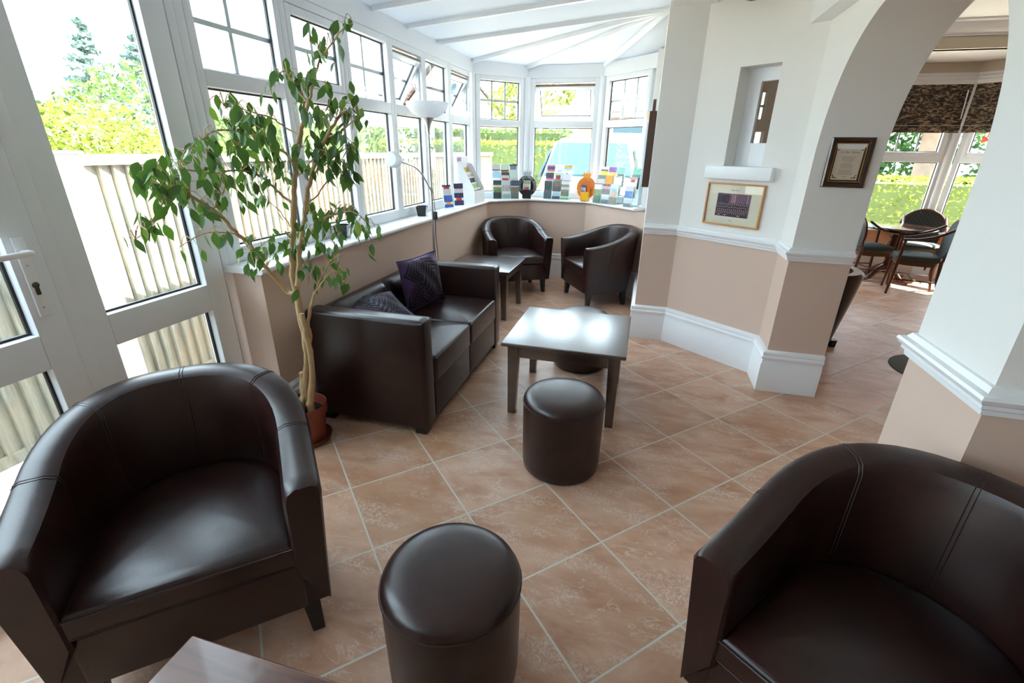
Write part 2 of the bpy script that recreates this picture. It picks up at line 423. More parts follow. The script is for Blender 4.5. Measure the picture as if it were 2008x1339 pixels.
# ------------------------------------------------------------------ windows
WIN = [0]
def bars(mb, s0, s1, z0, z1, w, d0, d1, wb=None, wt=None, bev=0.006):
    wb = w if wb is None else wb; wt = w if wt is None else wt
    mb.box(s0, s0 + w, d0, d1, z0, z1, 0, bev); mb.box(s1 - w, s1, d0, d1, z0, z1, 0, bev)
    mb.box(s0 + w * .98, s1 - w * .98, d0, d1, z0, z0 + wb, 0, bev); mb.box(s0 + w * .98, s1 - w * .98, d0, d1, z1 - wt, z1, 0, bev)
def pane(T, s0, s1, z0, z1, d, root, grid=None, name='pane', thick=0.006, gas=True, flip=False):
    mb = MB(T); mb.box(s0, s1, d, d + thick, z0, z1)
    mb.build(name, M['glass'], root, 0)
    if gas:
        mb = MB(T); g = 0.008
        bars(mb, s0, s1, z0, z1, g, d - 0.012, d - 0.001, bev=0)
        mb.build('gasket', M['gasket'], root, 0)
    if grid:
        nc, nr = grid; mb = MB(T)
        for i in range(1, nc): q = s0 + (s1 - s0) * i / nc; mb.box(q - .011, q + .011, d + .0075, d + .0135, z0, z1)
        for i in range(1, nr): q = z0 + (z1 - z0) * i / nr; mb.box(s0, s1, d + .008, d + .013, q - .011, q + .011)
        mb.build('glazing_bar', M['bar'], root, 0)
def vent(T, s0, s1, z0, z1, ang, root, drop=0.03):
    """top-hung sash swung out at its bottom edge"""
    ca, sa = math.cos(ang), math.sin(ang)
    def TT(c):   # local: x = s, y = d, z measured down from the hinge
        y = c.y - 0.0; z = c.z - z1
        return T(Vector((c.x, 0.012 + y * ca - z * sa, z1 - drop * (1 if ang > 0.05 else 0) + y * sa + z * ca)))
    mb = MB(TT); bars(mb, s0, s1, z0, z1, 0.042, -0.012, 0.05); sash = mb.build('sash', M['upvc'], root, 30)
    pane(TT, s0 + .042, s1 - .042, z0 + .042, z1 - .042, 0.02, sash, (2, 2) if s1 - s0 < 0.6 else None)
    if ang > 0.05:
        mb = MB(TT); mb.box(s0, s1, -0.010, 0.046, z1 - 0.0005, z1 + 0.004)
        mb.build('top_edge', M['dust'], sash, 0)
        mb = MB(T)
        for sx in (s0 + .006, s1 - .006):
            a = TT(Vector((sx, .02, z1 - 0.16))); 
        for sx in (s1 - .004,):
            h = lambda zz: Vector((sx, 0.03, zz))
            loc = lambda zz: Vector((sx, 0.012 + 0.02 * ca - (zz - z1) * sa, z1 - drop + 0.02 * sa + (zz - z1) * ca))
            mb.tube([h(z0 + 0.12), loc(z1 - 0.17)], 0.006, 6); mb.tube([h(z1 - 0.08), loc(z1 - 0.05)], 0.006, 6)
            mb.tube([h(z0 + 0.06), h(z1 - 0.03)], 0.006, 6)
        mb.build('stay', M['chrome'], root, 0)
M['dust'] = plain('weathered_edge', srgb(150, 128, 108), 0.8)
def window(T, s0, s1, zb, zm0, zm1, zt, kind, sw=0.042, grid=(2, 2), ang=0.0, depth=0.068, top=0.045):
    WIN[0] += 1
    mb = MB(T)
    mb.box(s0, s0 + sw, 0, depth, zb, zt, 0, .006); mb.box(s1 - sw, s1, 0, depth, zb, zt, 0, .006)
    mb.box(s0 + sw * .98, s1 - sw * .98, 0, depth, zb, zb + 0.073, 0, .006)
    mb.box(s0 + sw * .98, s1 - sw * .98, 0, depth, zm0, zm1, 0, .006)
    mb.box(s0 + sw * .98, s1 - sw * .98, 0, depth, zt - top, zt, 0, .006)
    root = struct(mb.build('window_%d' % WIN[0], M['upvc'], None, 30))
    pane(T, s0 + sw, s1 - sw, zb + 0.073, zm0, 0.05, root)
    if kind == 'fixed': pane(T, s0 + sw, s1 - sw, zm1, zt - top, 0.05, root, grid)
    else: vent(T, s0 + sw + .002, s1 - sw - .002, zm1 + .002, zt - top - .002, ang, root)
    return root
YM = [1.83, 2.408, 2.972, 3.536, 4.095, 4.652, 5.215]
for i, (a, b) in enumerate(zip(YM, YM[1:])):
    kind, ang = (('fixed', 0), ('vent', 0.0), ('fixed', 0), ('vent', 0.55), ('fixed', 0), ('vent', 0.55))[i]
    window(TL, a, b, SILL, 1.675, 1.745, 2.17, kind, ang=ang)
window(T1, 0.035, L1 - 0.035, SILL, 1.675, 1.745, 2.17, 'fixed', sw=0.055, grid=(3, 2))
window(T2, 0.035, L2 - 0.035, SILL, 1.675, 1.745, 2.17, 'vent', sw=0.055, ang=0.5)
window(T3, 0.035, L3 - 0.035, SILL, 1.675, 1.745, 2.17, 'fixed', sw=0.055, grid=(3, 2))
# corner posts of the bay
for i, (x, y) in enumerate((B1, B2, B3)):
    mb = MB(); mb.lathe([(0.042, SILL - 0.02), (0.042, 2.18)], (x + (0.02 if i == 0 else 0) * -1, y + 0.012), 12)
    struct(mb.build('trim_%d' % (k + i), M['upvc'], smooth=40))
k += 3

# ---- glazed doors and side panels on the near part of the long wall
def leaf(T, s0, s1, root, wl, wr, d0=0.0, d1=0.06):
    mb = MB(T)
    mb.box(s0, s0 + wl, d0, d1, 0.04, 2.16, 0, .006); mb.box(s1 - wr, s1, d0, d1, 0.04, 2.16, 0, .006)
    for z0, z1 in ((0.04, 0.15), (0.722, 0.845), (2.05, 2.16)): mb.box(s0 + wl * .99, s1 - wr * .99, d0, d1, z0, z1, 0, .006)
    lf = mb.build('leaf_frame', M['upvc'], root, 30)
    pane(T, s0 + wl, s1 - wr, 0.845, 2.05, d0 + .045, lf); pane(T, s0 + wl, s1 - wr, 0.15, 0.722, d0 + .045, lf)
    return lf
def post_frame(T, s0, s1, name):
    mb = MB(T)
    mb.box(s0, s0 + .045, -0.002, .07, 0.0, 2.17, 0, .006); mb.box(s1 - .045, s1, -0.002, .07, 0, 2.17, 0, .006); mb.box(s0, s1, 0, .07, 0.0, 0.04, 0, .004); mb.box(s0 + .045, s1 - .045, 0, .07, 2.162, 2.172)
    return struct(mb.build(name, M['upvc'], None, 30))
r = post_frame(TL, 1.07, 1.828, 'window_11'); leaf(TL, 1.075, 1.742, r, 0.125, 0.104)
mb = MB(TL); mb.box(1.746, 1.79, 0.0, 0.06, 0.04, 2.165, 0, .004); mb.build('frame_strip', M['upvc'], r, 30)
r = post_frame(TL, 0.18, 1.072, 'door_1'); lf = leaf(TL, 0.225, 1.066, r, 0.09, 0.088, -0.004, 0.056)
# lever handle on its long plate
mb = MB(TL)
mb.box(0.997, 1.030, -0.014, -0.004, 0.905, 1.165, 0, .005); hd = mb.build('handle_plate', M['white'], r, 40)
mb = MB(TL); mb.tube(smoothpath([(1.012, -0.006, 1.115), (1.012, -0.048, 1.117), (1.000, -0.060, 1.117), (0.93, -0.060, 1.117), (0.872, -0.058, 1.116)], 4), 0.0105, 10, flat=0.8); mb.build('lever', M['white'], hd, 50)
mb = MB(TL); mb.sphere((1.014, -0.015, 1.010), (0.0105, 0.002, 0.0105)); mb.box(1.008, 1.020, -0.0165, -0.0135, 0.978, 1.008, 0, .003); mb.build('keyhole', plain('dull_steel', (0.11, 0.10, 0.09), .35, .8), hd, 40)
mb = MB(TL); mb.sphere((1.012, -0.0145, 1.075), (0.0035, 0.002, 0.0035), 0, 8, 6); mb.sphere((1.014, -0.0145, 0.935), (0.0035, 0.002, 0.0035), 0, 8, 6); mb.build('screw', M['chrome'], hd, 40)
r = post_frame(TL, -0.72, 0.182, 'door_2'); leaf(TL, -0.675, 0.178, r, 0.09, 0.09)
r = post_frame(TL, -1.5, -0.72, 'window_12'); leaf(TL, -1.455, -0.765, r, 0.09, 0.09)
r = post_frame(TL, -2.28, -1.5, 'window_13'); leaf(TL, -2.235, -1.545, r, 0.09, 0.09)

# ---- niche window
mb = MB(TB)
fs0, fs1, fd = 0.29, 0.60, 0.125
mb.box(NS0, fs0 + .075, fd, fd + .04, NZ0, NZ1); mb.box(NS1 - .012, NS1, fd, fd + .04, NZ0, NZ1)
mb.box(fs0 + .07, NS1, fd, fd + .04, NZ1 - .075, NZ1); mb.box(fs0 + .07, NS1, fd, fd + .04, NZ0, NZ0 + .145)
w9 = struct(mb.build('window_14', M['white'], None, 0))
mb = MB(TB); mb.box(fs0 + .07, NS1, fd + .02, fd + .026, NZ0 + .14, NZ1 - .07); mb.build('pane', glass('niche_glass', (0.78, 0.70, 0.60, 1), 0.25), w9, 0)
mb = MB(TB); mb.box(0.172, 0.627, -0.045, 0.10, 1.276, 1.357, 0, .004); struct(mb.build('trim_niche_ledge', M['white'], None, 30))

# ------------------------------------------------------------------ dining room shell
DF1, DF2 = (2.35, 7.2), (3.48, 7.2); DF3 = (4.28, 6.40); DF0 = (1.55, 6.40)
Td0, l0 = facet(DF0, DF1); Td1, l1 = facet(DF1, DF2); Td2, l2 = facet(DF2, DF3)
mb = MB()
M['dine_lo'] = plain('peach_wall_paint', srgb(214, 164, 130), 0.8, var=0.02); M['dine_up'] = plain('stone_wall_paint', srgb(206, 196, 178), 0.85, var=0.02)
for T, L in ((Td0, l0), (Td1, l1), (Td2, l2)):
    mb.T = T; mb.box(-0.05, L + .05, 0, .12, 0, 0.555, 1); mb.box(-0.05, L + .05, 0, .12, 2.22, 2.75, 0)
mb.T = None
mb.box(0.2, 1.6, 6.40, 6.52, 0, .89, 1); mb.box(0.2, 1.6, 6.40, 6.52, .89, 2.75, 0)
mb.box(4.25, 5.2, 6.40, 6.52, 0, .89, 1); mb.box(4.25, 5.2, 6.40, 6.52, .89, 2.75, 0)
mb.box(0.08, 0.2, 5.3, 6.5, 0, .89, 1); mb.box(0.08, 0.2, 5.3, 6.5, .89, 2.75, 0)
mb.box(5.1, 5.22, 1.4, 6.5, 0, .89, 1); mb.box(5.1, 5.22, 1.4, 6.5, .89, 2.75, 0)
mb.box(2.05, 5.22, 1.275, 1.42, 0, .89, 1); mb.box(2.05, 5.22, 1.275, 1.42, .89, 2.75, 0)
mb.box(1.5, 4.35, 6.36, 6.48, 2.425, 2.75, 0)
struct(mb.build('wall_back', [M['dine_up'], M['dine_lo']], smooth=0))
mb = MB(); mb.prism([(0.2, 1.3), (5.2, 1.3), (5.2, 6.5), (0.2, 6.5)], 2.66, 2.76)
mb.prism([(1.5, 6.40), (4.35, 6.40), (3.5, 7.25), (2.33, 7.25)], 2.425, 2.52)
struct(mb.build('ceiling_dining', M['wall_up'], smooth=0))
mb = MB(); sweep(mb, [(0.25, 6.36), (5.0, 6.36)], [(0.0, 2.53), (0.016, 2.53), (0.016, 2.545), (0.05, 2.56), (0.085, 2.60), (0.10, 2.635), (0.13, 2.645), (0.13, 2.66), (0, 2.66)]); struct(mb.build('trim_cornice', M['white'], smooth=30))
dl = [DF0, DF1, DF2, DF3]
mb = MB(); sweep(mb, dl, [(0, 2.215), (0.05, 2.215), (0.05, 2.24), (0.04, 2.25), (0.04, 2.275), (0.02, 2.29), (0.02, 2.315), (0.0, 2.32)]); struct(mb.build('trim_pelmet', M['white'], smooth=25))
mb = MB(); sweep(mb, dl, SK); struct(mb.build('baseboard_back', M['white'], smooth=25))
mb = MB(); sweep(mb, dl, [(-.06, .535), (0.03, .535), (0.035, .548), (0.03, .562), (-.06, .562)]); struct(mb.build('windowsill_dining', M['white'], smooth=40))
for T, L in ((Td0, l0), (Td1, l1), (Td2, l2)):
    WIN[0] = max(WIN[0], 14) + 1
    mb = MB(T); s0, s1 = 0.03, L - 0.03
    bars(mb, s0, s1, 0.56, 2.22, 0.055, 0.03, 0.10); mb.box(s0 + .05, s1 - .05, .03, .10, 1.362, 1.43, 0, .006)
    r = struct(mb.build('window_%d' % WIN[0], M['upvc'], None, 30))
    pane(T, s0 + .055, s1 - .055, .615, 1.362, .075, r)
    mb = MB(T); bars(mb, s0 + .057, s1 - .057, 1.43, 2.16, .05, .015, .085); sh = mb.build('sash', M['upvc'], r, 30)
    pane(T, s0 + .107, s1 - .107, 1.48, 2.11, .06, sh, (4 if L > 1.12 else 3, 2))
for x, y in (DF1, DF2):
    mb = MB(); mb.lathe([(0.05, 0.55), (0.05, 2.22)], (x, y + .045), 12); struct(mb.build('trim_%d' % (k + 1), M['upvc'], smooth=40)); k += 1
# ------------------------------------------------------------------ tub chairs
def u_contour(hw, yf, yb, ns=5, na=26, yc=None, nn=2.28):
    """U from the front right end round the back to the front left end (local: front is -Y)"""
    ry = min(hw * 1.10, yb - yf - 0.06); yc = yb - ry
    pts = [(hw, yf + (yc - yf) * i / ns) for i in range(ns)]
    for i in range(na + 1):
        t = PI * i / na; c, s = math.cos(t), math.sin(t)
        pts.append((hw * math.copysign(abs(c) ** (2 / nn), c), yc + ry * abs(s) ** (2 / nn)))
    pts += [(-x, y) for x, y in pts[:ns]][::-1]
    return pts
CH = dict(W=0.704, yf=-0.256, yb=0.387, ha=0.595, hb=0.744, t=0.100, hs=0.404, hl=0.146)
def chair_section_levels():
    c = CH; hw, t = c['W'] / 2, c['t']
    # (half width, front y, back y, kind, value): kind 'z' absolute height, 'r' below the rim
    yf, yb = c['yf'], c['yb']
    return [(0.328, yf + .020, yb - .062, 'z', c['hl']), (0.336, yf + .013, yb - .040, 'z', 0.30), (hw - .002, yf + .001, yb - .006, 'r', 0.055), (hw, yf, yb, 'r', 0.028),
            (hw - .006, yf, yb - .006, 'r', 0.009), (hw - .022, yf, yb - .022, 'r', 0.0), (hw - t + .030, yf, yb - t + .030, 'r', 0.001),
            (hw - t + .009, yf, yb - t + .009, 'r', 0.014), (hw - t, yf, yb - t, 'r', 0.040), (hw - t - .002, yf + .001, yb - t - .010, 'z', 0.43), (hw - t - .004, yf + .001, yb - t - .024, 'z', 0.30)]
def chair_shell():
    c = CH; lev = chair_section_levels(); lines = [u_contour(a, f, b) for a, f, b, _, _ in lev]
    n = len(lines[0]); ref = lines[3]; rings = []
    for i in range(n):
        s = (ref[i][1] - c['yf']) / (c['yb'] - c['yf']); s = max(0, min(1, s)); s = s ** 1.15
        s = s * s * (3 - 2 * s) * 0.6 + s * 0.4
        rim = c['ha'] + (c['hb'] - c['ha']) * s
        ring = []
        for L, (_, _, _, kd, v) in zip(lines, lev):
            ring.append((L[i][0], L[i][1], v if kd == 'z' else rim - v))
        rings.append(ring)
    return rings
def make_chair(label):
    root = thing('tub_chair', label, 'armchair', group='brown leather tub chairs')
    rings = chair_shell(); mb = MB(); mb.loft(rings, 0, False)
    # arm fronts with a softly rounded edge, and the underside
    for r, sgn in ((rings[0], 1), (rings[-1], -1)):
        cx = sum(p[0] for p in r) / len(r); cz = sum(p[2] for p in r) / len(r)
        sm = [(cx + (p[0] - cx) * .86, p[1] - 0.009, cz + (p[2] - cz) * .975) for p in r]
        mb.loft([r, sm], 0, False); mb.face(sm)
        mb.face([r[0], sm[0], sm[-1], r[-1]])
    mb.build('backrest', M['leather'], root, 38, merge=0.0003)
    # front rail and base
    mb = MB(); mb.box(-0.262, 0.262, -0.247, -0.20, 0.148, 0.316, 0, .008); mb.build('front_rail', M['leather'], root, 40)
    bot = u_contour(0.322, -0.232, 0.322); mb = MB(); mb.prism(bot, 0.146, 0.30); mb.build('base', M['leather'], root, 30)
    # seat cushion: D outline, crowned top with a piped edge
    hw, yb = CH['W'] / 2 - CH['t'] - .002, CH['yb'] - CH['t'] - .006
    rows = []
    for k, z in ((1.0, 0.328), (1.0, 0.338), (1.0, 0.388), (0.985, 0.397), (0.955, 0.403), (0.85, 0.412), (0.6, 0.422), (0.3, 0.427), (0.03, 0.428)):
        o = u_contour(hw, -0.257, yb); cy = 0.01
        rows.append([(x * k, cy + (y - cy) * k, z) for x, y in o])
    mb = MB(); mb.loft(rows, 0, True, True, True)
    mb.build('seat_cushion', M['leather'], root, 50)
    sq = [(x * 1.001, y * 1.001 - .001, 0.391) for x, y in u_contour(hw, -0.257, yb)]
    mb = MB(); mb.tube(sq + [(x, -0.2585, 0.391) for x in (-0.2, -0.1, 0, 0.1, 0.2)], 0.003, 5, closed=True)
    mb.tube([(x, -0.2575, 0.331) for x in (-0.245, -0.1, 0, 0.1, 0.245)], 0.0025, 5)
    n = len(rings)
    for i in (5, 11, 18, n - 12, n - 6):
        for dlt in (-0.0045, 0.0045):
            r = rings[i]; q = Vector(rings[min(i + 1, n - 1)][3]) - Vector(r[3]); q.normalize()
            mid = Vector((0, 0, 0.5))
            path = []
            for p in r[1:-1]:
                P = Vector(p) + q * dlt; o = P - Vector((r[6][0] * .94, r[6][1] * .94, P.z - (0.0 if P.z < r[5][2] - .02 else .05)))
                path.append(P + o.normalized() * 0.0006)
            mb.tube(path, 0.0013, 4)
    mb.build('piping', M['seam'], root, 50)
    for x, y, bx, by in ((0.268, -0.190, 0.276, -0.197), (-0.268, -0.190, -0.276, -0.197), (0.245, 0.190, 0.250, 0.205), (-0.245, 0.190, -0.250, 0.205)):
        mb = MB(); mb.taper((bx, by), 0.036, 0.052, 0.0, 0.150, 0, .003, (x, y)); mb.build('leg', M['foot'], root, 20)
    return root
deg = math.radians
def place_chair(root, x, y, a): root.location = (x, y, 0); root.rotation_euler = (0, 0, a)
ch1 = make_chair('brown leather tub chair in the foreground by the glazed doors, beside the potted tree')
place_chair(ch1, -1.202, 0.819, deg(42.2))
ch2 = dup(ch1, (0.640, 0.894, 0), deg(-37.7), 'brown leather tub chair in the right foreground in front of the pink pillar', 'brown leather tub chairs')
ch3 = dup(ch1, (-1.304, 4.91, 0), deg(30.5), 'brown leather tub chair in the bay corner behind the low side table', 'brown leather tub chairs')
ch4 = dup(ch1, (-0.402, 4.784, 0), deg(-59.1), 'brown leather tub chair in the bay turned sideways against the white post', 'brown leather tub chairs')

# ------------------------------------------------------------------ two-seat sofa
sofa = thing('sofa', 'two-seat dark brown leather sofa with boxy arms under the window sill', 'sofa', (-1.315, 2.615, 0))
hx0, hx1, hy = -0.345, 0.337, 0.668
def crowned(x0, x1, y0, y1, z0, z1, crown=0.02, r=0.02, mb=None, T=None):
    mb = mb or MB(T)
    nx, ny = 10, 10; rows = []
    def ring(ins, z):
        pts = []; a, b, c, d = x0 + ins, x1 - ins, y0 + ins, y1 - ins; rr = max(0.004, 0.028 - ins)
        for cx, cy, t0 in ((b - rr, d - rr, 0), (a + rr, d - rr, PI / 2), (a + rr, c + rr, PI), (b - rr, c + rr, 3 * PI / 2)):
            for i in range(5): t = t0 + PI / 2 * i / 4; pts.append((cx + rr * math.cos(t), cy + rr * math.sin(t), z))
        return pts
    w = min(x1 - x0, y1 - y0)
    rows = [ring(0.004, z0), ring(0, z0 + .008), ring(0, z1 - r), ring(r * .12, z1 - r * .5), ring(r * .45, z1 - r * .12), ring(r, z1), ring(w * .16, z1 + crown * .55), ring(w * .3, z1 + crown * .9), ring(w * .47, z1 + crown)]
    mb.loft(rows, 0, True, True, True); return mb
for sg, nm in ((-1, 'near'), (1, 'far')):
    y0, y1 = (sg * hy, sg * (hy - 0.122)) if sg < 0 else (hy - 0.122, hy)
    mb = MB(); crowned(hx0, hx1, y0, y1, 0.045, 0.648, 0.003, 0.018, mb); mb.build('armrest', M['leather'], sofa, 45)
    mb = MB(); mb.tube([(hx0 + .02, y, 0.641) for y in (y0 + .006,)] + [(hx1 - .004, y0 + .006, 0.641), (hx1 - .004, y1 - .006, .641), (hx0 + .02, y1 - .006, .641)], 0.0028, 5)
    mb.build('piping', M['seam'], sofa, 50)
mb = MB(); crowned(hx0, hx0 + 0.10, -hy + .12, hy - .12, 0.05, 0.625, 0.004, 0.02, mb); mb.build('back_frame', M['leather'], sofa, 45)
mb = MB(); mb.box(hx0 + .05, hx1 - .03, -hy + .12, hy - .12, 0.06, 0.27); mb.build('base', M['leather'], sofa, 0)
for y0, y1 in ((-0.544, -0.002), (0.002, 0.544)):
    mb = MB(); crowned(hx0 + .13, hx1 + .006, y0, y1, 0.272, 0.418, 0.022, 0.022, mb); mb.build('seat_cushion', M['leather'], sofa, 50)
    mb = MB(); mb.tube([(hx1 + .003, y0 + .01, .404), (hx1 + .003, y1 - .01, .404)], .003, 5); mb.build('piping', M['seam'], sofa, 50)
    def TBk(c, y0=y0, y1=y1):
        # back cushion leaning on the frame: local x along sofa width, y thickness, z up
        return Vector((hx0 + 0.075 + c.y + 0.06 * (0.66 - c.z) * 0.5, c.x, c.z))
    mb = MB(TBk)
    rows = []
    for ins, d in ((0.0, 0.0), (0.0, 0.025), (0.01, 0.045), (0.035, 0.058), (0.09, 0.066), (0.16, 0.070)):
        a, b, c, e = y0 + ins, y1 - ins, 0.41 + ins, 0.66 - ins; r = max(0.02, 0.06 - ins * .3); pts = []
        for cx, cz, t0 in ((b - r, e - r, 0), (a + r, e - r, PI / 2), (a + r, c + r, PI), (b - r, c + r, 3 * PI / 2)):
            if c + r > e - r: cz = (c + e) / 2
            for i in range(5): t = t0 + PI / 2 * i / 4; pts.append((cx + r * math.cos(t), d, cz + r * .8 * math.sin(t)))
        rows.append(pts)
    mb.loft(rows, 0, True, True, True); mb.build('back_cushion', M['leather'], sofa, 50)
    mb = MB(); mb.box(hx1 - .04, hx1 - .004, y0 + .001, y1 - .001, 0.055, 0.270, 0, .012); mb.build('front_panel', M['leather'], sofa, 40)
for x in (hx0 + .06, hx1 - .05):
    for y in (-hy + .045, hy - .045):
        mb = MB(); mb.taper((x, y), 0.062, 0.07, 0.0, 0.05, 0, .003); mb.build('foot', M['foot'], sofa, 20)

# ------------------------------------------------------------------ scatter cushions
def satin():
    t = NT('purple_satin_with_black_fronds'); uv = t.coord('UV')
    sx = t.n('ShaderNodeSeparateXYZ'); t.link(uv, sx.inputs[0])
    tot = None
    # each frond: mid-rib from point a along ang, barbs swept along it
    for ax, ay, ang, ln, wd, fr, cv in ((0.46, 0.06, 1.45, 0.52, 0.30, 40, .7), (0.52, 0.98, -0.95, 0.62, 0.24, 44, -.5), (0.02, 0.70, 0.10, 0.40, 0.20, 48, .3), (0.98, 0.04, 2.2, 0.55, 0.20, 46, -.6), (0.03, 0.10, 0.75, 0.40, 0.17, 50, .4)):
        dx = t.math('SUBTRACT', sx.outputs[0], ax); dy = t.math('SUBTRACT', sx.outputs[1], ay)
        al = t.math('ADD', t.math('MULTIPLY', dx, math.cos(ang)), t.math('MULTIPLY', dy, math.sin(ang)))
        ac = t.math('ADD', t.math('MULTIPLY', dx, -math.sin(ang)), t.math('MULTIPLY', dy, math.cos(ang)))
        ac = t.math('SUBTRACT', ac, t.math('MULTIPLY', t.math('MULTIPLY', al, al), cv))
        aa = t.math('ABSOLUTE', ac)
        wv = t.math('SINE', t.math('MULTIPLY', t.math('SUBTRACT', al, t.math('MULTIPLY', aa, 1.0)), fr * 1.7))
        lim = t.math('MULTIPLY', t.math('MULTIPLY', al, t.math('SUBTRACT', ln * 1.3, al)), wd * 2.4 / (ln * ln))
        inside = t.math('MULTIPLY', t.math('LESS_THAN', aa, lim), t.math('GREATER_THAN', al, 0.0))
        barb = t.math('GREATER_THAN', t.math('ADD', wv, t.math('MULTIPLY', t.math('SUBTRACT', 0.085, aa), 7.0)), -0.15)
        m = t.math('MULTIPLY', inside, barb); tot = m if tot is None else t.math('MAXIMUM', tot, m)
    n = t.noise(uv, 2.4, 2)
    base = t.ramp(n.outputs[0], [(0.35, srgb(50, 36, 66)), (0.55, srgb(74, 52, 90)), (0.70, srgb(94, 42, 78))])
    col = t.mix(tot, base, srgb(6, 6, 9))
    t.bsdf(Base_Color=col, Roughness=t.math('ADD', 0.45, t.math('MULTIPLY', tot, 0.2)), Specular_IOR_Level=0.35, Normal=t.bump(t.noise(uv, 4.0, 3, 0.5, 1.0).outputs[0], 0.3, 0.02)); return t.m
M['satin'] = satin()
def make_cushion(label, loc, mat3, size=0.40, th=0.085, seed=1):
    root = thing('scatter_cushion', label, 'cushion', loc, 0, 'purple cushions on the sofa')
    N = 26; rr = random.Random(seed)
    ph = [rr.uniform(0, 6) for _ in range(6)]
    mb = MB(); uvs = []
    V = {}
    for side in (1, -1):
        for i in range(N + 1):
            for j in range(N + 1):
                if side == -1 and (i in (0, N) or j in (0, N)): V[(side, i, j)] = V[(1, i, j)]; continue
                a, b = 2 * i / N - 1, 2 * j / N - 1
                e = (max(0, 1 - abs(a) ** 2.6) * max(0, 1 - abs(b) ** 2.6)) ** 0.62
                pinch = 1 - 0.075 * (1 - abs(a) ** 2) * (abs(b) ** 3)
                pinch2 = 1 - 0.075 * (1 - abs(b) ** 2) * (abs(a) ** 3)
                z = th * e * side + 0.006 * math.sin(5 * a + ph[0]) * math.sin(4 * b + ph[1]) * e + .004 * math.sin(11 * a + 7 * b + ph[2]) * e
                z += 0.012 * math.sin(2.2 * a + ph[3]) * (1 - e)
                V[(side, i, j)] = mb.v(mat3 @ Vector((a * size / 2 * pinch2, b * size / 2 * pinch, z)))
    uvl = mb.bm.loops.layers.uv.new('UVMap')
    for side in (1, -1):
        for i in range(N):
            for j in range(N):
                q = [(i, j), (i + 1, j), (i + 1, j + 1), (i, j + 1)]
                if side < 0: q = q[::-1]
                f = mb.bm.faces.new([V[(side, *k)] for k in q])
                for lp, k in zip(f.loops, q): lp[uvl].uv = (k[0] / N, k[1] / N)
    c = mb.build('cushion_cover', M['satin'], root, 80)
    edge = [(i, 0) for i in range(N)] + [(N, j) for j in range(N)] + [(i, N) for i in range(N, 0, -1)] + [(0, j) for j in range(N, 0, -1)]
    mb = MB(); pts = []
    for i, j in edge:
        a, b = 2 * i / N - 1, 2 * j / N - 1
        pts.append(mat3 @ Vector((a * size / 2 * (1 - 0.075 * (1 - b * b) * abs(a) ** 3), b * size / 2 * (1 - 0.075 * (1 - a * a) * abs(b) ** 3), 0.012 * math.sin(2.2 * a + ph[3]))))
    mb.tube(pts, 0.004, 5, closed=True); mb.build('edge_seam', plain('purple_edge', srgb(60, 48, 84), .5) if 'pe' not in M else M['pe'], root, 60)
    return root
def basis(xv, yv):
    x = Vector(xv).normalized(); z = x.cross(Vector(yv)).normalized(); y = z.cross(x)
    return Matrix((x, y, z)).transposed()
cu1 = make_cushion('purple satin cushion with black palm fronds standing against the far sofa arm', (-1.386, 2.80, 0.607), basis((0.38, 0.923, 0.06), (-0.162, 0.0, 0.987)), 0.352, 0.07, 3)
cu2 = make_cushion('purple satin cushion with black fronds slumped behind the near sofa arm', (-1.435, 2.305, 0.555), basis((0.55, 0.83, -0.03), (-0.80, 0.53, 0.27)), 0.335, 0.06, 5)

# ------------------------------------------------------------------ low tables
def make_table(label, cx, cy, sx, sy, h, mat, ln=0.062, group='square wooden coffee tables', name='coffee_table'):
    root = thing(name, label, 'table', (cx, cy, 0), 0, group)
    a, b = sx / 2, sy / 2
    mb = MB(); mb.box(-a, a, -b, b, h - 0.022, h, 0, .006, 3); mb.build('tabletop', mat, root, 40)
    i = 0.03; q = ln
    for x in (-1, 1):
        for y in (-1, 1):
            X, Y = x * (a - i - q / 2), y * (b - i - q / 2)
            mb = MB(); mb.taper((X + x * .006, Y + y * .006), 0.044, ln, 0.0, h - 0.022, 0, .003, (X, Y)); mb.build('leg', mat, root, 20)
    for y in (-1, 1):
        Y = y * (b - i - .020); mb = MB(); mb.box(-a + i + ln, a - i - ln, Y - .011, Y + .011, h - 0.095, h - .022, 0, .002); mb.build('apron', mat, root, 20)
    for x in (-1, 1):
        X = x * (a - i - .020); mb = MB(); mb.box(X - .011, X + .011, -b + i + ln, b - i - ln, h - 0.095, h - .022, 0, .002); mb.build('apron', mat, root, 20)
    return root
make_table('dark brown square coffee table with glaring top between the sofa and the diagonal wall', -0.336, 2.615, 0.676, 0.672, 0.456, M['wood'])
make_table('dark brown square side table between the sofa end and the bay chair', -1.372, 4.132, 0.625, 0.632, 0.455, M['wood'])
make_table('reddish wooden table corner at the bottom edge of the photo', -0.505, 0.158, 0.674, 0.672, 0.455, M['redwood'])

# ------------------------------------------------------------------ round leather stools
def make_stool(label, x, y):
    root = thing('round_stool', label, 'stool', (x, y, 0), 0, 'round brown leather stools')
    mb = MB(); mb.lathe([(0.165, 0.0), (0.176, 0.004), (0.184, 0.014), (0.187, 0.05), (0.189, 0.20), (0.190, 0.34), (0.189, 0.352)], n=56); mb.build('body', M['leather'], root, 60)
    mb = MB(); mb.lathe([(0.190, 0.352), (0.189, 0.362), (0.184, 0.374), (0.173, 0.386), (0.150, 0.395), (0.11, 0.400), (0.05, 0.403), (0.002, 0.404)], n=56); mb.build('padded_top', M['leather'], root, 60)
    mb = MB(); mb.tube([(0.1905 * math.cos(2 * PI * i / 64), 0.1905 * math.sin(2 * PI * i / 64), 0.353) for i in range(64)], 0.0032, 6, closed=True); mb.build('piping', M['seam'], root, 60)
    return root
s1 = make_stool('round brown leather stool nearest the camera beside the reddish table', -0.392, 0.862)
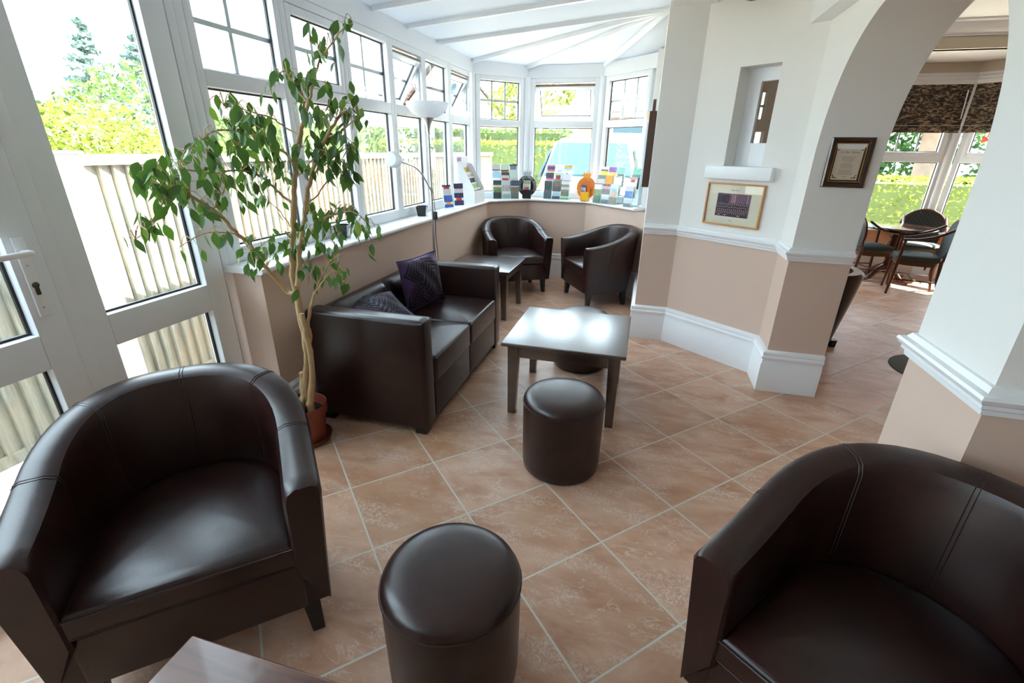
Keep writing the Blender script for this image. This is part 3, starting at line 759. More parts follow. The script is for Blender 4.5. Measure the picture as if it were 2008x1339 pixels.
dup(s1, (-0.259, 1.925, 0), 0.4, 'round brown leather stool in front of the glaring coffee table', 'round brown leather stools')
dup(s1, (-0.327, 3.122, 0), 0.9, 'round leather stool half hidden behind the glaring coffee table', 'round brown leather stools')
LEAF_SPOTS = [(-1.142,1.855,1.875,1),(-1.111,1.743,1.838,2),(-1.232,1.864,1.83,4),(-1.111,1.631,1.76,4),(-1.193,1.768,1.746,4),(-1.231,1.708,1.777,1),(-1.266,1.818,1.798,1),(-1.21,1.655,1.705,3),(-1.453,1.837,1.719,4),(-1.365,1.751,1.671,5),(-1.409,1.845,1.665,8),(-1.294,1.734,1.634,6),(-1.373,1.691,1.689,2),(-1.463,1.774,1.649,3),(-1.314,1.866,1.684,3),(-1.182,1.706,1.646,2),(-1.274,1.862,1.646,1),(-1.392,1.852,1.591,6),(-1.184,1.656,1.549,4),(-1.192,1.768,1.574,8),(-1.162,1.793,1.585,6),(-1.185,1.855,1.543,5),(-1.112,1.783,1.575,3),(-1.222,1.645,1.532,5),(-1.226,1.739,1.519,6),(-1.171,1.738,1.501,6),(-1.135,1.74,1.447,6),(-1.155,1.859,1.525,3),(-1.259,1.701,1.427,8),(-1.193,1.668,1.41,8),(-1.204,1.746,1.39,6),(-1.181,1.777,1.371,5),(-1.201,1.854,1.418,3),(-1.338,1.761,1.368,6),(-1.312,1.68,1.426,5),(-1.31,1.852,1.335,6),(-1.184,1.738,1.333,5),(-1.167,1.786,1.341,2),(-1.447,1.428,1.566,1),(-1.378,1.404,1.571,1),(-1.513,1.542,1.526,2),(-1.519,1.583,1.571,3),(-1.371,1.459,1.565,1),(-1.446,1.533,1.534,5),(-1.42,1.539,1.526,4),(-1.366,1.52,1.541,3),(-1.394,1.513,1.488,4),(-1.583,1.674,1.479,5),(-1.567,1.602,1.503,1),(-1.422,1.606,1.492,5),(-1.484,1.73,1.546,4),(-1.343,1.538,1.476,6),(-1.532,1.807,1.453,4),(-1.474,1.626,1.442,6),(-1.56,1.637,1.432,6),(-1.424,1.465,1.449,4),(-1.425,1.646,1.424,4),(-1.444,1.411,1.456,2),(-1.617,1.536,1.448,2),(-1.459,1.401,1.479,1),(-1.485,1.389,1.455,1),(-1.628,1.435,1.412,3),(-1.612,1.462,1.413,4),(-1.471,1.372,1.407,3),(-1.439,1.225,1.386,3),(-1.599,1.375,1.363,5),(-1.374,1.121,1.362,2),(-1.451,1.144,1.359,3),(-1.618,1.28,1.333,3),(-1.635,1.26,1.31,2),(-1.421,1.133,1.324,5),(-1.384,1.155,1.339,4),(-1.613,1.381,1.303,6),(-1.573,1.369,1.279,6),(-1.453,1.289,1.314,4),(-1.536,1.287,1.278,5),(-1.399,1.143,1.28,4),(-1.603,1.461,1.243,4),(-1.546,1.458,1.264,4),(-1.6,1.525,1.228,3),(-1.442,1.333,1.219,4),(-1.552,1.519,1.342,6),(-1.46,1.479,1.406,2),(-1.494,1.564,1.369,3),(-1.463,1.429,1.373,3),(-1.554,1.465,1.344,2),(-1.558,1.179,1.215,2),(-1.596,1.243,1.18,2),(-1.409,1.068,1.192,1),(-1.454,1.049,1.17,1),(-1.415,1.054,1.169,1),(-1.506,1.141,1.199,2),(-1.475,1.632,1.359,6),(-1.392,1.557,1.326,5),(-1.499,1.753,1.334,4),(-1.453,1.726,1.327,2),(-1.501,1.616,1.292,4),(-1.537,1.6,1.282,4),(-1.623,1.708,1.241,3),(-1.518,1.691,1.236,2),(-1.417,1.417,1.298,3),(-1.437,1.4,1.281,3),(-1.52,1.759,1.262,3),(-1.394,1.694,1.368,4),(-1.679,1.383,1.068,1),(-1.599,1.381,1.089,1),(-1.546,1.378,1.136,1),(-1.645,1.554,1.082,2),(-1.487,1.43,1.122,1),(-1.521,1.432,1.104,1),(-1.516,1.552,1.028,5),(-1.547,1.604,0.994,5),(-1.653,1.753,0.991,4),(-1.625,1.759,0.956,3),(-1.607,1.793,0.979,1),(-1.575,1.733,0.954,2),(-1.454,1.488,0.995,2),(-1.491,1.602,1.063,3),(-1.525,1.689,1.078,2),(-1.605,1.819,1.052,1),(-1.464,1.705,1.057,3),(-1.483,1.753,1.025,4),(-1.528,1.831,0.972,4),(-1.373,1.699,1.042,2),(-1.504,1.804,0.944,3),(-1.431,1.765,1.071,3),(-1.362,1.747,1.164,4),(-1.329,1.774,1.184,3),(-1.253,1.736,1.181,4),(-1.152,1.639,1.167,3),(-1.248,1.843,1.201,3),(-1.231,1.862,1.134,4),(-1.18,1.827,1.163,3),(-1.079,1.702,1.153,3),(-1.104,1.775,1.121,2),(-1.101,1.81,1.116,1),(-1.069,1.626,1.134,3),(-1.205,1.815,1.195,2),(-1.205,1.632,1.166,3),(-1.415,1.854,1.092,3),(-1.307,1.673,1.093,3),(-1.358,1.86,1.06,3),(-1.247,1.67,1.076,3),(-1.25,1.749,1.095,2),(-1.133,1.826,1.023,2),(-1.241,1.867,1.177,2),(-1.441,1.793,0.915,4),(-1.428,1.827,0.896,5),(-1.406,1.712,0.914,2),(-1.335,1.805,0.956,3),(-1.26,1.71,0.926,4),(-1.334,1.852,0.91,3),(-1.266,1.811,0.913,1),(-1.224,1.709,0.872,2),(-1.37,1.814,0.856,1),(-1.166,1.627,1.017,2),(-1.389,1.851,0.99,2),(-1.531,1.79,0.86,1),(-1.427,1.695,0.87,1)]
BRANCHES = [('trunk',0.019,0.008,[(-1.551,1.75,0.213),(-1.534,1.75,0.356),(-1.505,1.75,0.473),(-1.497,1.75,0.595),(-1.506,1.75,0.672),(-1.505,1.75,0.798),(-1.506,1.75,0.894),(-1.493,1.75,0.988),(-1.466,1.75,1.102),(-1.44,1.75,1.211),(-1.418,1.75,1.314),(-1.387,1.75,1.414),(-1.356,1.75,1.49),(-1.327,1.75,1.545),(-1.301,1.75,1.599)]),('trunk',0.016,0.011,[(-1.504,1.714,0.241),(-1.464,1.714,0.384),(-1.451,1.714,0.496),(-1.457,1.714,0.574),(-1.462,1.714,0.651),(-1.468,1.714,0.726)]),('trunk',0.011,0.007,[(-1.534,1.78,0.47),(-1.494,1.78,0.584),(-1.496,1.78,0.636),(-1.46,1.78,0.743),(-1.43,1.78,0.808)]),('b',0.012,0.005,[(-1.467,1.72,0.857),(-1.428,1.72,0.999),(-1.385,1.72,1.132),(-1.358,1.72,1.217),(-1.334,1.72,1.279),(-1.297,1.72,1.358),(-1.263,1.72,1.416),(-1.22,1.72,1.471),(-1.165,1.72,1.534),(-1.116,1.72,1.569)]),('b',0.011,0.004,[(-1.517,1.75,0.809),(-1.557,1.75,0.815),(-1.571,1.698,0.901),(-1.575,1.651,0.974),(-1.573,1.601,1.055),(-1.574,1.556,1.107),(-1.572,1.523,1.144),(-1.566,1.481,1.194),(-1.56,1.419,1.238),(-1.552,1.368,1.269),(-1.54,1.306,1.3),(-1.524,1.233,1.318),(-1.509,1.182,1.328)]),('b',0.006,0.0025,[(-1.445,1.75,1.211),(-1.482,1.74,1.242),(-1.487,1.709,1.274),(-1.496,1.647,1.327),(-1.507,1.585,1.348),(-1.518,1.523,1.35),(-1.527,1.461,1.343),(-1.526,1.378,1.355),(-1.519,1.316,1.365)]),('b',0.006,0.0025,[(-1.405,1.75,1.355),(-1.443,1.75,1.413),(-1.454,1.709,1.432),(-1.466,1.647,1.459),(-1.471,1.585,1.492),(-1.479,1.533,1.49),(-1.485,1.481,1.488),(-1.49,1.44,1.476),(-1.497,1.409,1.454)]),('b',0.003,0.0015,[(-1.574,1.556,1.107),(-1.585,1.481,1.125),(-1.592,1.419,1.129),(-1.6,1.368,1.114),(-1.607,1.316,1.095)]),('b',0.006,0.002,[(-1.435,1.75,1.06),(-1.376,1.75,1.096),(-1.316,1.75,1.153),(-1.238,1.75,1.178),(-1.164,1.75,1.192),(-1.097,1.75,1.154)]),('b',0.005,0.002,[(-1.436,1.75,0.755),(-1.406,1.75,0.819),(-1.358,1.75,0.894),(-1.308,1.75,0.967),(-1.251,1.75,1.005)]),('b',0.004,0.0015,[(-1.381,1.72,0.83),(-1.324,1.72,0.893),(-1.265,1.72,0.944),(-1.226,1.72,0.913)]),('b',0.005,0.002,[(-1.301,1.75,1.599),(-1.331,1.75,1.625),(-1.359,1.75,1.661),(-1.385,1.75,1.704),(-1.396,1.719,1.692)]),('b',0.005,0.002,[(-1.301,1.75,1.599),(-1.274,1.75,1.651),(-1.249,1.75,1.701),(-1.215,1.75,1.75),(-1.158,1.75,1.797),(-1.126,1.75,1.827),(-1.077,1.75,1.848)]),('b',0.004,0.0015,[(-1.381,1.75,1.213),(-1.312,1.75,1.257),(-1.24,1.75,1.329),(-1.178,1.75,1.35),(-1.136,1.75,1.399)]),('b',0.004,0.0015,[(-1.337,1.75,1.327),(-1.256,1.75,1.377),(-1.192,1.75,1.417),(-1.13,1.75,1.445)]),('b',0.004,0.0015,[(-1.357,1.75,1.48),(-1.424,1.75,1.508),(-1.436,1.688,1.541),(-1.449,1.626,1.552),(-1.456,1.564,1.564),(-1.462,1.502,1.566)]),('b',0.004,0.0015,[(-1.54,1.306,1.3),(-1.546,1.254,1.263),(-1.559,1.213,1.209),(-1.566,1.182,1.172),(-1.564,1.14,1.154)]),('b',0.003,0.0015,[(-1.575,1.651,0.974),(-1.57,1.636,1.017),(-1.556,1.657,1.047),(-1.534,1.698,1.074)]),('b',0.004,0.0015,[(-1.563,1.461,1.215),(-1.55,1.481,1.251),(-1.537,1.502,1.287),(-1.526,1.496,1.333)]),('b',0.004,0.0015,[(-1.241,1.75,1.472),(-1.181,1.75,1.491),(-1.12,1.75,1.527),(-1.083,1.75,1.553)]),('b',0.004,0.0015,[(-1.552,1.368,1.269),(-1.533,1.347,1.331),(-1.515,1.326,1.381),(-1.506,1.337,1.413)]),('b',0.004,0.0015,[(-1.54,1.306,1.3),(-1.523,1.264,1.335),(-1.512,1.223,1.345),(-1.502,1.182,1.347)]),('b',0.003,0.0015,[(-1.466,1.75,1.102),(-1.497,1.75,1.144),(-1.501,1.719,1.19),(-1.509,1.678,1.225)]),('b',0.003,0.0015,[(-1.418,1.75,1.314),(-1.356,1.75,1.356),(-1.297,1.75,1.415)])]
# ------------------------------------------------------------------ weeping fig in a terracotta pot
def leaf_material():
    t = NT('fig_leaf'); at = t.n('ShaderNodeAttribute', attribute_name='tone')
    c = t.ramp(at.outputs['Fac'], [(0.0, srgb(42, 74, 42)), (0.45, srgb(66, 106, 56)), (0.8, srgb(92, 134, 62)), (1.0, srgb(146, 176, 78))])
    b = t.n('ShaderNodeBsdfPrincipled', Roughness=0.38); t.link(c, b.inputs['Base Color']); b.inputs['Specular IOR Level'].default_value = 0.5
    x = t.n('ShaderNodeBsdfTranslucent'); t.link(t.mix(0.5, c, srgb(130, 180, 40)), x.inputs['Color'])
    m = t.n('ShaderNodeMixShader', Fac=0.22); t.link(b.outputs[0], m.inputs[1]); t.link(x.outputs[0], m.inputs[2]); t.link(m.outputs[0], t.out.inputs[0]); return t.m
PX, PY = -1.578, 1.748
fig = thing('potted_tree', 'tall weeping fig tree with twisted pale trunk in terracotta pot beside the sofa', 'plant', (PX, PY, 0))
L = lambda p: Vector(p) - Vector((PX, PY, 0))
mb = MB(); mb.lathe([(0.085, 0.012), (0.088, 0.014), (0.104, 0.155), (0.105, 0.160), (0.113, 0.162), (0.116, 0.215), (0.114, 0.219), (0.110, 0.216), (0.105, 0.165), (0.100, 0.15)], n=40, cap1=False); mb.build('pot', M['terracotta'], fig, 40)
mb = MB(); mb.lathe([(0.098, 0.0), (0.112, 0.004), (0.122, 0.030), (0.119, 0.031), (0.108, 0.010), (0.0, 0.010)], n=40, cap1=False); mb.build('saucer', M['terracotta'], fig, 40)
mb = MB()
rings = []
for k in range(7):
    r = 0.101 * k / 6
    rings.append([(max(r, .001) * math.cos(2 * PI * i / 24), max(r, .001) * math.sin(2 * PI * i / 24), 0.165 + rnd.uniform(-.005, .006)) for i in range(24)])
mb.loft(rings, 0, True, False, False)
for i in range(26):
    a, r = rnd.uniform(0, 6.28), rnd.uniform(0.02, .09); mb.sphere((r * math.cos(a), r * math.sin(a), 0.170), rnd.uniform(.004, .009), 0, 6, 4)
mb.build('soil', M['soil'], fig, 40)
mbt, mbb = MB(), MB(); bpts = []
for kind, r0, r1, pts in BRANCHES:
    P = smoothpath([L(p) for p in pts], 4); n = len(P)
    wob = [Vector((rnd.uniform(-.003, .003), rnd.uniform(-.003, .003), 0)) for _ in P]
    P = [p + w for p, w in zip(P, wob)]
    R = [r0 + (r1 - r0) * (i / (n - 1)) for i in range(n)]
    if kind == 'trunk': R = [r * rnd.uniform(0.9, 1.12) for r in R]
    (mbt if kind == 'trunk' else mbb).tube(P, R, 9 if kind == 'trunk' else 6)
    bpts += P
# buttressed foot of the trunk twisting into the soil
base = L(BRANCHES[0][3][0])
for a in (0.3, 2.2, 4.4):
    q = Vector((math.cos(a), math.sin(a), 0)); z0 = 0.16
    mbt.tube(smoothpath([Vector((base.x * .4, base.y * .4, 0.16)) + q * .030, Vector((base.x * .6, base.y * .6, 0.23)) + q * .019, Vector((base.x * 1.0, base.y * 1.0, .31)) - q * .010, Vector((base.x * 1.2, base.y * 1.2, .40)) + q * .008], 4), [.021] * 4 + [.018] * 4 + [.015] * 4 + [.012], 8)
mbt.build('trunk', M['bark'], fig, 60); mbb.build('branch', M['bark'], fig, 60)
mbl, mbw = MB(), MB(); tones = []
def add_leaf(base, axis, side, ln, tone):
    w = axis.cross(side).normalized(); side = w.cross(axis).normalized() if False else side
    prof = ((0, 0.02), (0.12, 0.22), (0.3, 0.40), (0.48, 0.42), (0.66, 0.30), (0.82, 0.13), (0.92, 0.045), (1.0, 0.005))
    nrm = axis.cross(side).normalized(); curl = rnd.uniform(-.10, .22); rows = []
    for t, wd in prof:
        c = base + axis * (ln * t) + nrm * (curl * ln * t * t)
        s = side * (wd * ln * 0.52); up = nrm * (-wd * ln * .14)
        rows.append((mbl.v(c - s - up), mbl.v(c), mbl.v(c + s - up)))
    for a, b in zip(rows, rows[1:]):
        for k in (0, 1):
            f = mbl.bm.faces.new((a[k], a[k + 1], b[k + 1], b[k])); tones.append(tone)
for x, y, z, n in LEAF_SPOTS:
    c = L((x, y, z)); near = min(bpts, key=lambda q: (q - c).length); d = (near - c).length
    tip = c + Vector((0, 0, 0.012))
    if d > 0.015:
        m = (near + tip) / 2 + Vector((0, 0, 0.03 * min(1, d / .1)))
        mbw.tube(smoothpath([near, m, tip], 3), [.0018] * 4 + [.0012] * 3, 4)
    ct = rnd.uniform(0, 0.6)
    for k in range(n if n < 2 else int(n * 1.3 + .5)):
        a = rnd.uniform(0, 2 * PI); sp = (0.026 if n > 2 else 0.012)
        b = tip + Vector((rnd.gauss(0, sp), rnd.gauss(0, sp), rnd.gauss(0, sp * 1.1)))
        h = Vector((math.cos(a), math.sin(a), 0)); drop = rnd.uniform(0.55, 1.0)
        ax = (h * (1 - drop) * 1.5 + Vector((0, 0, -drop))).normalized()
        b0 = b - ax * 0.006
        mbw.tube([tip, b], .0009, 3)
        sd = ax.cross(Vector((rnd.uniform(-1, 1), rnd.uniform(-1, 1), rnd.uniform(-.4, .4)))).normalized()
        tn = min(1, max(0, rnd.gauss(0.36, 0.17) + (0.45 if rnd.random() < 0.10 else 0) - .12 * ct))
        add_leaf(b, ax, sd, rnd.uniform(0.044, 0.072), tn)
for f in mbl.bm.faces: f.material_index = 0
lf = mbl.build('foliage', leaf_material(), fig, 70)
att = lf.data.attributes.new('tone', 'FLOAT', 'FACE'); att.data.foreach_set('value', tones)
tw = mbw.build('twig', M['bark'], fig, 60); tw['kind'] = 'stuff'

# ------------------------------------------------------------------ floor lamp with a reading arm
LX, LY = -1.585, 3.46
lamp = thing('floor_lamp', 'silver floor lamp with white uplighter bowl and bent reading arm behind the sofa', 'lamp', (LX, LY, 0))
mb = MB(); mb.lathe([(0.105, 0.0), (0.108, 0.006), (0.10, 0.018), (0.03, 0.026), (0.014, 0.04)], n=32); mb.build('base', M['chrome'], lamp, 40)
mb = MB(); mb.lathe([(0.0095, 0.03), (0.0095, 1.55)], n=14); mb.lathe([(0.013, 1.12), (0.015, 1.13), (0.015, 1.16), (0.012, 1.17)], n=14); mb.build('pole', M['chrome'], lamp, 50)
mb = MB(); mb.lathe([(0.010, 1.545), (0.013, 1.56), (0.019, 1.59), (0.030, 1.62), (0.047, 1.643), (0.030, 1.646), (0.0, 1.646)], n=28, cap1=False); mb.build('neck', M['chrome'], lamp, 60)
mb = MB(); mb.lathe([(0.03, 1.640), (0.075, 1.650), (0.115, 1.675), (0.142, 1.708), (0.152, 1.738), (0.152, 1.744), (0.147, 1.744), (0.138, 1.710), (0.111, 1.680), (0.072, 1.656), (0.02, 1.648)], n=40, cap1=False); mb.build('lamp_shade', M['globe'], lamp, 60)
arm = smoothpath([(0, -0.012, 1.145), (-0.006, -0.05, 1.19), (-0.012, -0.13, 1.265), (-0.016, -0.22, 1.312), (-0.014, -0.34, 1.338), (-0.010, -0.475, 1.362)], 5)
mb = MB(); mb.tube(arm, [0.0065] * (len(arm) - 5) + [.008, .009, .011, .014, .018], 10); mb.build('reading_arm', M['chrome'], lamp, 60)
mb = MB(); c0 = Vector((-0.010, -0.475, 1.362)); dr = Vector((0.0, -1.0, 0.10)).normalized(); sx = Vector((1, 0, 0)); uz = sx.cross(dr).normalized() * -1
mb.T = lambda c: c0 + sx * c.x + uz * c.y + dr * c.z
mb.lathe([(0.018, 0.0), (0.030, 0.008), (0.045, 0.030), (0.051, 0.062), (0.047, 0.092), (0.040, 0.105), (0.037, 0.104), (0.046, 0.075), (0.042, 0.03), (0.02, 0.008)], n=28, cap1=False); mb.build('reading_shade', M['globe'], lamp, 60)
mb = MB(); mb.tube(smoothpath([(0.014, 0.0, 1.13), (0.022, -0.004, 1.03), (0.026, -.006, 0.95), (0.022, -0.004, 0.80), (0.028, 0.004, 0.62), (0.018, 0.01, 0.40), (0.03, 0.02, 0.2), (0.05, 0.05, 0.03)], 5), 0.0028, 6)
mb.build('cord', M['black'], lamp, 60)
mb = MB(); mb.box(0.014, 0.040, -.018, .008, 0.925, 0.985, 0, .004); mb.build('switch', M['black'], lamp, 30)

# ------------------------------------------------------------------ things on the sill of the long wall
def candle(label, x, y):
    r = thing('candle_jar', label, 'candle', (x, y, SILL), 0.25, 'black candle jars on the window sill')
    mb = MB(); 
    q = lambda s, z: [(-s, -s, z), (s, -s, z), (s, s, z), (-s, s, z)]
    mb.loft([q(.030, 0), q(.033, .004), q(.043, .076), q(.043, .080), q(.039, .080), q(.038, .062)], 0, True, True, True); mb.build('jar', plain('black_glass', (0.008, .006, .010), .12), r, 30)
    mb = MB(); mb.box(-.036, .036, -.036, .036, .055, .064); mb.build('wax', plain('plum_wax', srgb(80, 30, 56), .5), r, 0)
    mb = MB(); mb.hexa([(.0015 + .034, -.012, .020), (.0368, .016, .020), (.0368, .016, .021), (.0355, -.012, .021), (.0425, -.012, .058), (.0425, .016, .058), (.0405, .016, .058), (.0405, -.012, .058)]); mb.build('paper_label', M['card'], r, 0)
    return r
candle('square black candle jar on the sill beside the lamp pole', -1.805, 3.735)
candle('square black candle jar on the sill half hidden by the fig leaves', -1.812, 2.604)

def leaflet(label, T, w, h, cols, group=None, cat='leaflet', thick=0.006, name='leaflet'):
    """one leaflet (or its stack): printed bands from top to bottom on its front"""
    mb = MB(T); mats = [M['card']]; z = h
    mb.box(-w / 2, w / 2, 0.0005, thick, 0, h, 0)
    for c, frac, ins in cols:
        mats.append(paper(c)); z2 = z - h * frac; i = w * ins
        mb.face([(-w / 2 + i, 0, z2), (w / 2 - i, 0, z2), (w / 2 - i, 0, z), (-w / 2 + i, 0, z)], len(mats) - 1)
        if ins: mb.face([(-w / 2, .0003, z2), (w / 2, .0003, z2), (w / 2, .0003, z), (-w / 2, .0003, z)], 0)
        z = z2
    o = mb.build(name, mats, None, 0)
    return tag(o, label, cat, group)
PAPER = {}
def paper(c):
    if c not in PAPER:
        t = NT('print_%d' % len(PAPER)); oc = t.coord()
        n = t.noise(oc, 55, 3, 0.6); b = srgb(*c)
        col = t.mix(t.ramp(n.outputs[0], [(0.4, (0, 0, 0)), (0.62, (1, 1, 1))]), b, tuple(min(1, x * 1.35 + .02) for x in b[:3]) + (1,)) if sum(c) < 600 else b
        if hasattr(col, 'is_output'): t.bsdf(Base_Color=col, Roughness=0.45)
        else: t.bsdf(Base_Color=col, Roughness=0.45)
        PAPER[c] = t.m
    return PAPER[c]
def frame_T(x, y, z, head, tilt=0.0):
    """local x = leaflet's right as seen from the front, y = back, z = up; head = heading the front faces (angle of the facing direction)"""
    f = Vector((math.cos(head), math.sin(head), 0)); r = Vector((-f.y, f.x, 0)); o = Vector((x, y, z)); ct, st = math.cos(tilt), math.sin(tilt)
    return lambda c: o + r * c.x - f * (c.y * ct + c.z * st) + Vector((0, 0, c.z * ct - c.y * st))
# two dark blue leaflets on a clear stand, loose leaflets lying beside them
WH, LG, BL, NV, RD, GN, OR, YE, PU, TQ, GY, DK = (244, 245, 247), (206, 210, 214), (58, 92, 170), (38, 46, 84), (196, 52, 44), (120, 160, 84), (236, 150, 40), (244, 196, 64), (150, 92, 170), (122, 204, 178), (122, 126, 130), (62, 66, 68)
leaflet('blue leaflet with white photo and red squares leaning on the sill stand', frame_T(-1.815, 4.36, SILL + .004, deg(-35), 0.24), 0.098, 0.21, [(NV, .08, 0), (RD, .10, .18), (LG, .28, .12), (BL, .30, 0), (OR, .10, .25), (BL, .14, 0)], 'leaflets on the window sill')
leaflet('navy leaflet with a grey photo standing between blue leaflet and card dispenser', frame_T(-1.79, 4.56, SILL + .004, deg(-50), 0.14), 0.098, 0.21, [(NV, .22, 0), (RD, .03, .1), (LG, .18, 0), (NV, .22, 0), (RD, .12, .2), (NV, .23, 0)], 'leaflets on the window sill')
st = thing('leaflet_stand', 'small clear stand holding the blue leaflets on the sill', 'stand', (-1.80, 4.46, SILL), 0)
TS = lambda h, x, y, t: (lambda c, F=frame_T(x, y, 0.004, h, t): F(c))
mb = MB(TS(deg(-35), -.015, -.10, .24)); mb.box(-.052, .052, .010, .013, 0, .15); mb.box(-.052, .052, -.012, .013, 0, .004); mb.build('holder', M['clear'], st, 0)
mb = MB(TS(deg(-50), .010, .10, .14)); mb.box(-.052, .052, .010, .013, 0, .15); mb.box(-.052, .052, -.012, .013, 0, .004); mb.build('holder', M['clear'], st, 0)
def flat(label, x, y, a, w, h, bands, z=0.0):
    mb = MB(lambda c: Vector((x + c.x * math.cos(a) - c.y * math.sin(a), y + c.x * math.sin(a) + c.y * math.cos(a), SILL + z + c.z)))
    mats = [M['card']]; mb.box(-w / 2, w / 2, -h / 2, h / 2, 0.0005, 0.004); yy = -h / 2
    for c, fr in bands:
        mats.append(paper(c)); mb.face([(-w / 2, yy, .0045), (w / 2, yy, .0045), (w / 2, yy + h * fr, .0045), (-w / 2, yy + h * fr, .0045)], len(mats) - 1); yy += h * fr
    return tag(mb.build('leaflet', mats, None, 0), label, 'leaflet', 'leaflets on the window sill')
flat('grey and blue leaflet lying flat on the sill nearest the lamp', -1.765, 4.30, 0.2, 0.10, 0.21, [(LG, .5), (BL, .12), (WH, .38)])
flat('white leaflet with red band lying flat before the navy leaflet', -1.742, 4.62, -0.1, 0.10, 0.21, [(WH, .35), (RD, .12), (WH, .2), (BL, .08), (WH, .25)])

# white card dispenser with five tiers
cd = thing('card_dispenser', 'white cardboard leaflet dispenser with stepped tiers on the sill by the bay corner', 'dispenser', (-1.795, 4.905, SILL), 0)
HW = 0.155
side = [(-0.085, 0.0), (0.105, 0.0), (0.100, 0.130), (0.088, 0.165), (-0.035, 0.385), (-0.085, 0.400)]
for s in (-1, 1):
    mb = MB(); mb.extr([(x, s * HW, z) for x, z in side], (0, s * .003, 0)); mb.build('side_panel', M['card'], cd, 0)
mb = MB(); mb.box(-0.088, -0.085, -HW, HW, 0, 0.46); mb.box(-.0848, -.084, .02, HW - .02, .412, .445); mb.build('back_panel', M['card'], cd, 0)
mb = MB(); mb.box(0.100, 0.103, -HW, HW, 0.0, 0.130); mb.build('front_panel', M['card'], cd, 0)
mb = MB(); mb.box(-.0838, -.083, -HW + .01, -.035, .412, .448); mb.build('header_print', paper(PU), cd, 0)
tiers = [(0.078, 0.125, [((120, 150, 70), (206, 214, 120)), ((40, 40, 36), (150, 140, 130))]), (0.040, 0.182, [((200, 206, 120), (120, 190, 200)), ((150, 200, 130), (210, 206, 150))]),
         (0.008, 0.238, [((150, 156, 130), (96, 100, 108)), ((60, 64, 80), (206, 200, 170))]), (-0.026, 0.294, [((214, 206, 130), (226, 216, 160)), ((230, 214, 190), (180, 160, 130))]), (-0.056, 0.340, [((170, 176, 190), (220, 220, 224)), ((196, 166, 80), (150, 130, 90))])]
for ti, (dx, top, cols) in enumerate(tiers):
    mb = MB(); mb.box(dx + .012, dx + .0135, -HW, HW, 0.002, top - .035); mb.build('tier', M['card'], cd, 0)
    for ci, (ca, cb) in enumerate(cols):
        nm = ('lowest', 'second', 'middle', 'fourth', 'top')[ti]
        leaflet('leaflet in the %s tier of the white card dispenser, %s half' % (nm, ('nearer', 'farther')[ci]), frame_T(-1.795 + dx, 4.905 - .072 + .144 * ci, SILL + .004, 0.0, .06), 0.130, top + .005, [(ca, .22, 0), (cb, .22, 0), (WH, .56, 0)], 'leaflets in the card dispenser')
mb = MB(); mb.box(-.085, .10, -HW, HW, 0.0005, .003); mb.build('bottom_panel', M['card'], cd, 0)
# ------------------------------------------------------------------ clear leaflet racks and the two crown-topped holders in the bay
def rack(label, where, x, y, head, ncol, rows, cells):
    """cells[row][col] = (look, bands); row 0 is the bottom front row"""
    root = thing('leaflet_rack', label, 'rack', (x, y, SILL), 0, 'clear leaflet racks in the bay')
    w = 0.102; W2 = ncol * w / 2
    F = frame_T(0, 0, 0, head)
    for r in range(rows):
        yy, zz = 0.052 * r, 0.084 * r
        mb = MB(F); mb.box(-W2, W2, yy - .022, yy - .020, zz + .004, zz + .080); mb.build('front_lip', M['clear'], root, 0)
        mb = MB(F); mb.box(-W2, W2, yy + .016, yy + .018, max(0, zz - .04), zz + .15); mb.build('pocket_back', M['clear'], root, 0)
    mb = MB(F); mb.box(-W2, W2, -.022, .052 * rows, 0, .003); mb.build('base', M['clear'], root, 0)
    G = frame_T(x, y, SILL, head)
    for r in range(rows):
        for c in range(ncol):
            cell = cells[r][c]
            if cell is None: continue
            look, bands = cell
            rw = {3: ('bottom', 'middle', 'top'), 2: ('bottom', 'top')}[rows][r]; cw = {3: ('left', 'centre', 'right'), 1: ('only',)}[ncol][c]
            cx = (c - (ncol - 1) / 2) * w; yy, zz = .052 * r - .012, .084 * r + .004
            TT = lambda q, cx=cx, yy=yy, zz=zz: G(Vector((q.x + cx, q.y + yy + q.z * .10, q.z + zz)))
            col = '' if ncol == 1 else ' %s' % cw
            leaflet('%s leaflet, %s%s pocket, %s' % (look, rw, col, where), TT, 0.094, 0.20, bands, 'leaflets in the ' + where, thick=.010)
    return root
h1, h2, h3 = deg(-45), deg(-90), deg(-135)
rack('clear rack of leaflets left of the black crown holder', 'rack left of black crown holder', -1.552, 5.430, deg(-64), 3, 3, [
    [('dark green', [(DK, .26, 0), ((206, 208, 190), .10, .1), ((112, 128, 84), .30, 0), (DK, .34, 0)]), ('pale grey', [(LG, .26, 0), ((170, 168, 164), .34, 0), (WH, .16, 0), (LG, .24, 0)]), ('slate blue', [((70, 78, 104), .30, 0), (LG, .06, 0), ((124, 110, 96), .26, 0), ((128, 130, 128), .38, 0)])],
    [('pale blue', [((172, 214, 240), .30, 0), (WH, .30, 0), (BL, .4, 0)]), ('red car', [((70, 74, 84), .16, 0), (LG, .16, 0), ((170, 40, 40), .12, .1), (WH, .56, 0)]), ('misty green', [((206, 216, 214), .3, 0), ((176, 188, 180), .2, 0), ((106, 122, 96), .5, 0)])],
    [('grey and black', [(LG, .28, 0), (DK, .05, 0), (LG, .17, .14), ((92, 60, 60), .5, 0)]), ('mint and black', [((206, 226, 206), .30, 0), (DK, .06, 0), ((190, 90, 84), .24, .1), (WH, .4, 0)]), ('black headed', [(DK, .08, 0), ((120, 118, 150), .2, .1), ((176, 222, 206), .3, 0), (GN, .42, 0)])]])
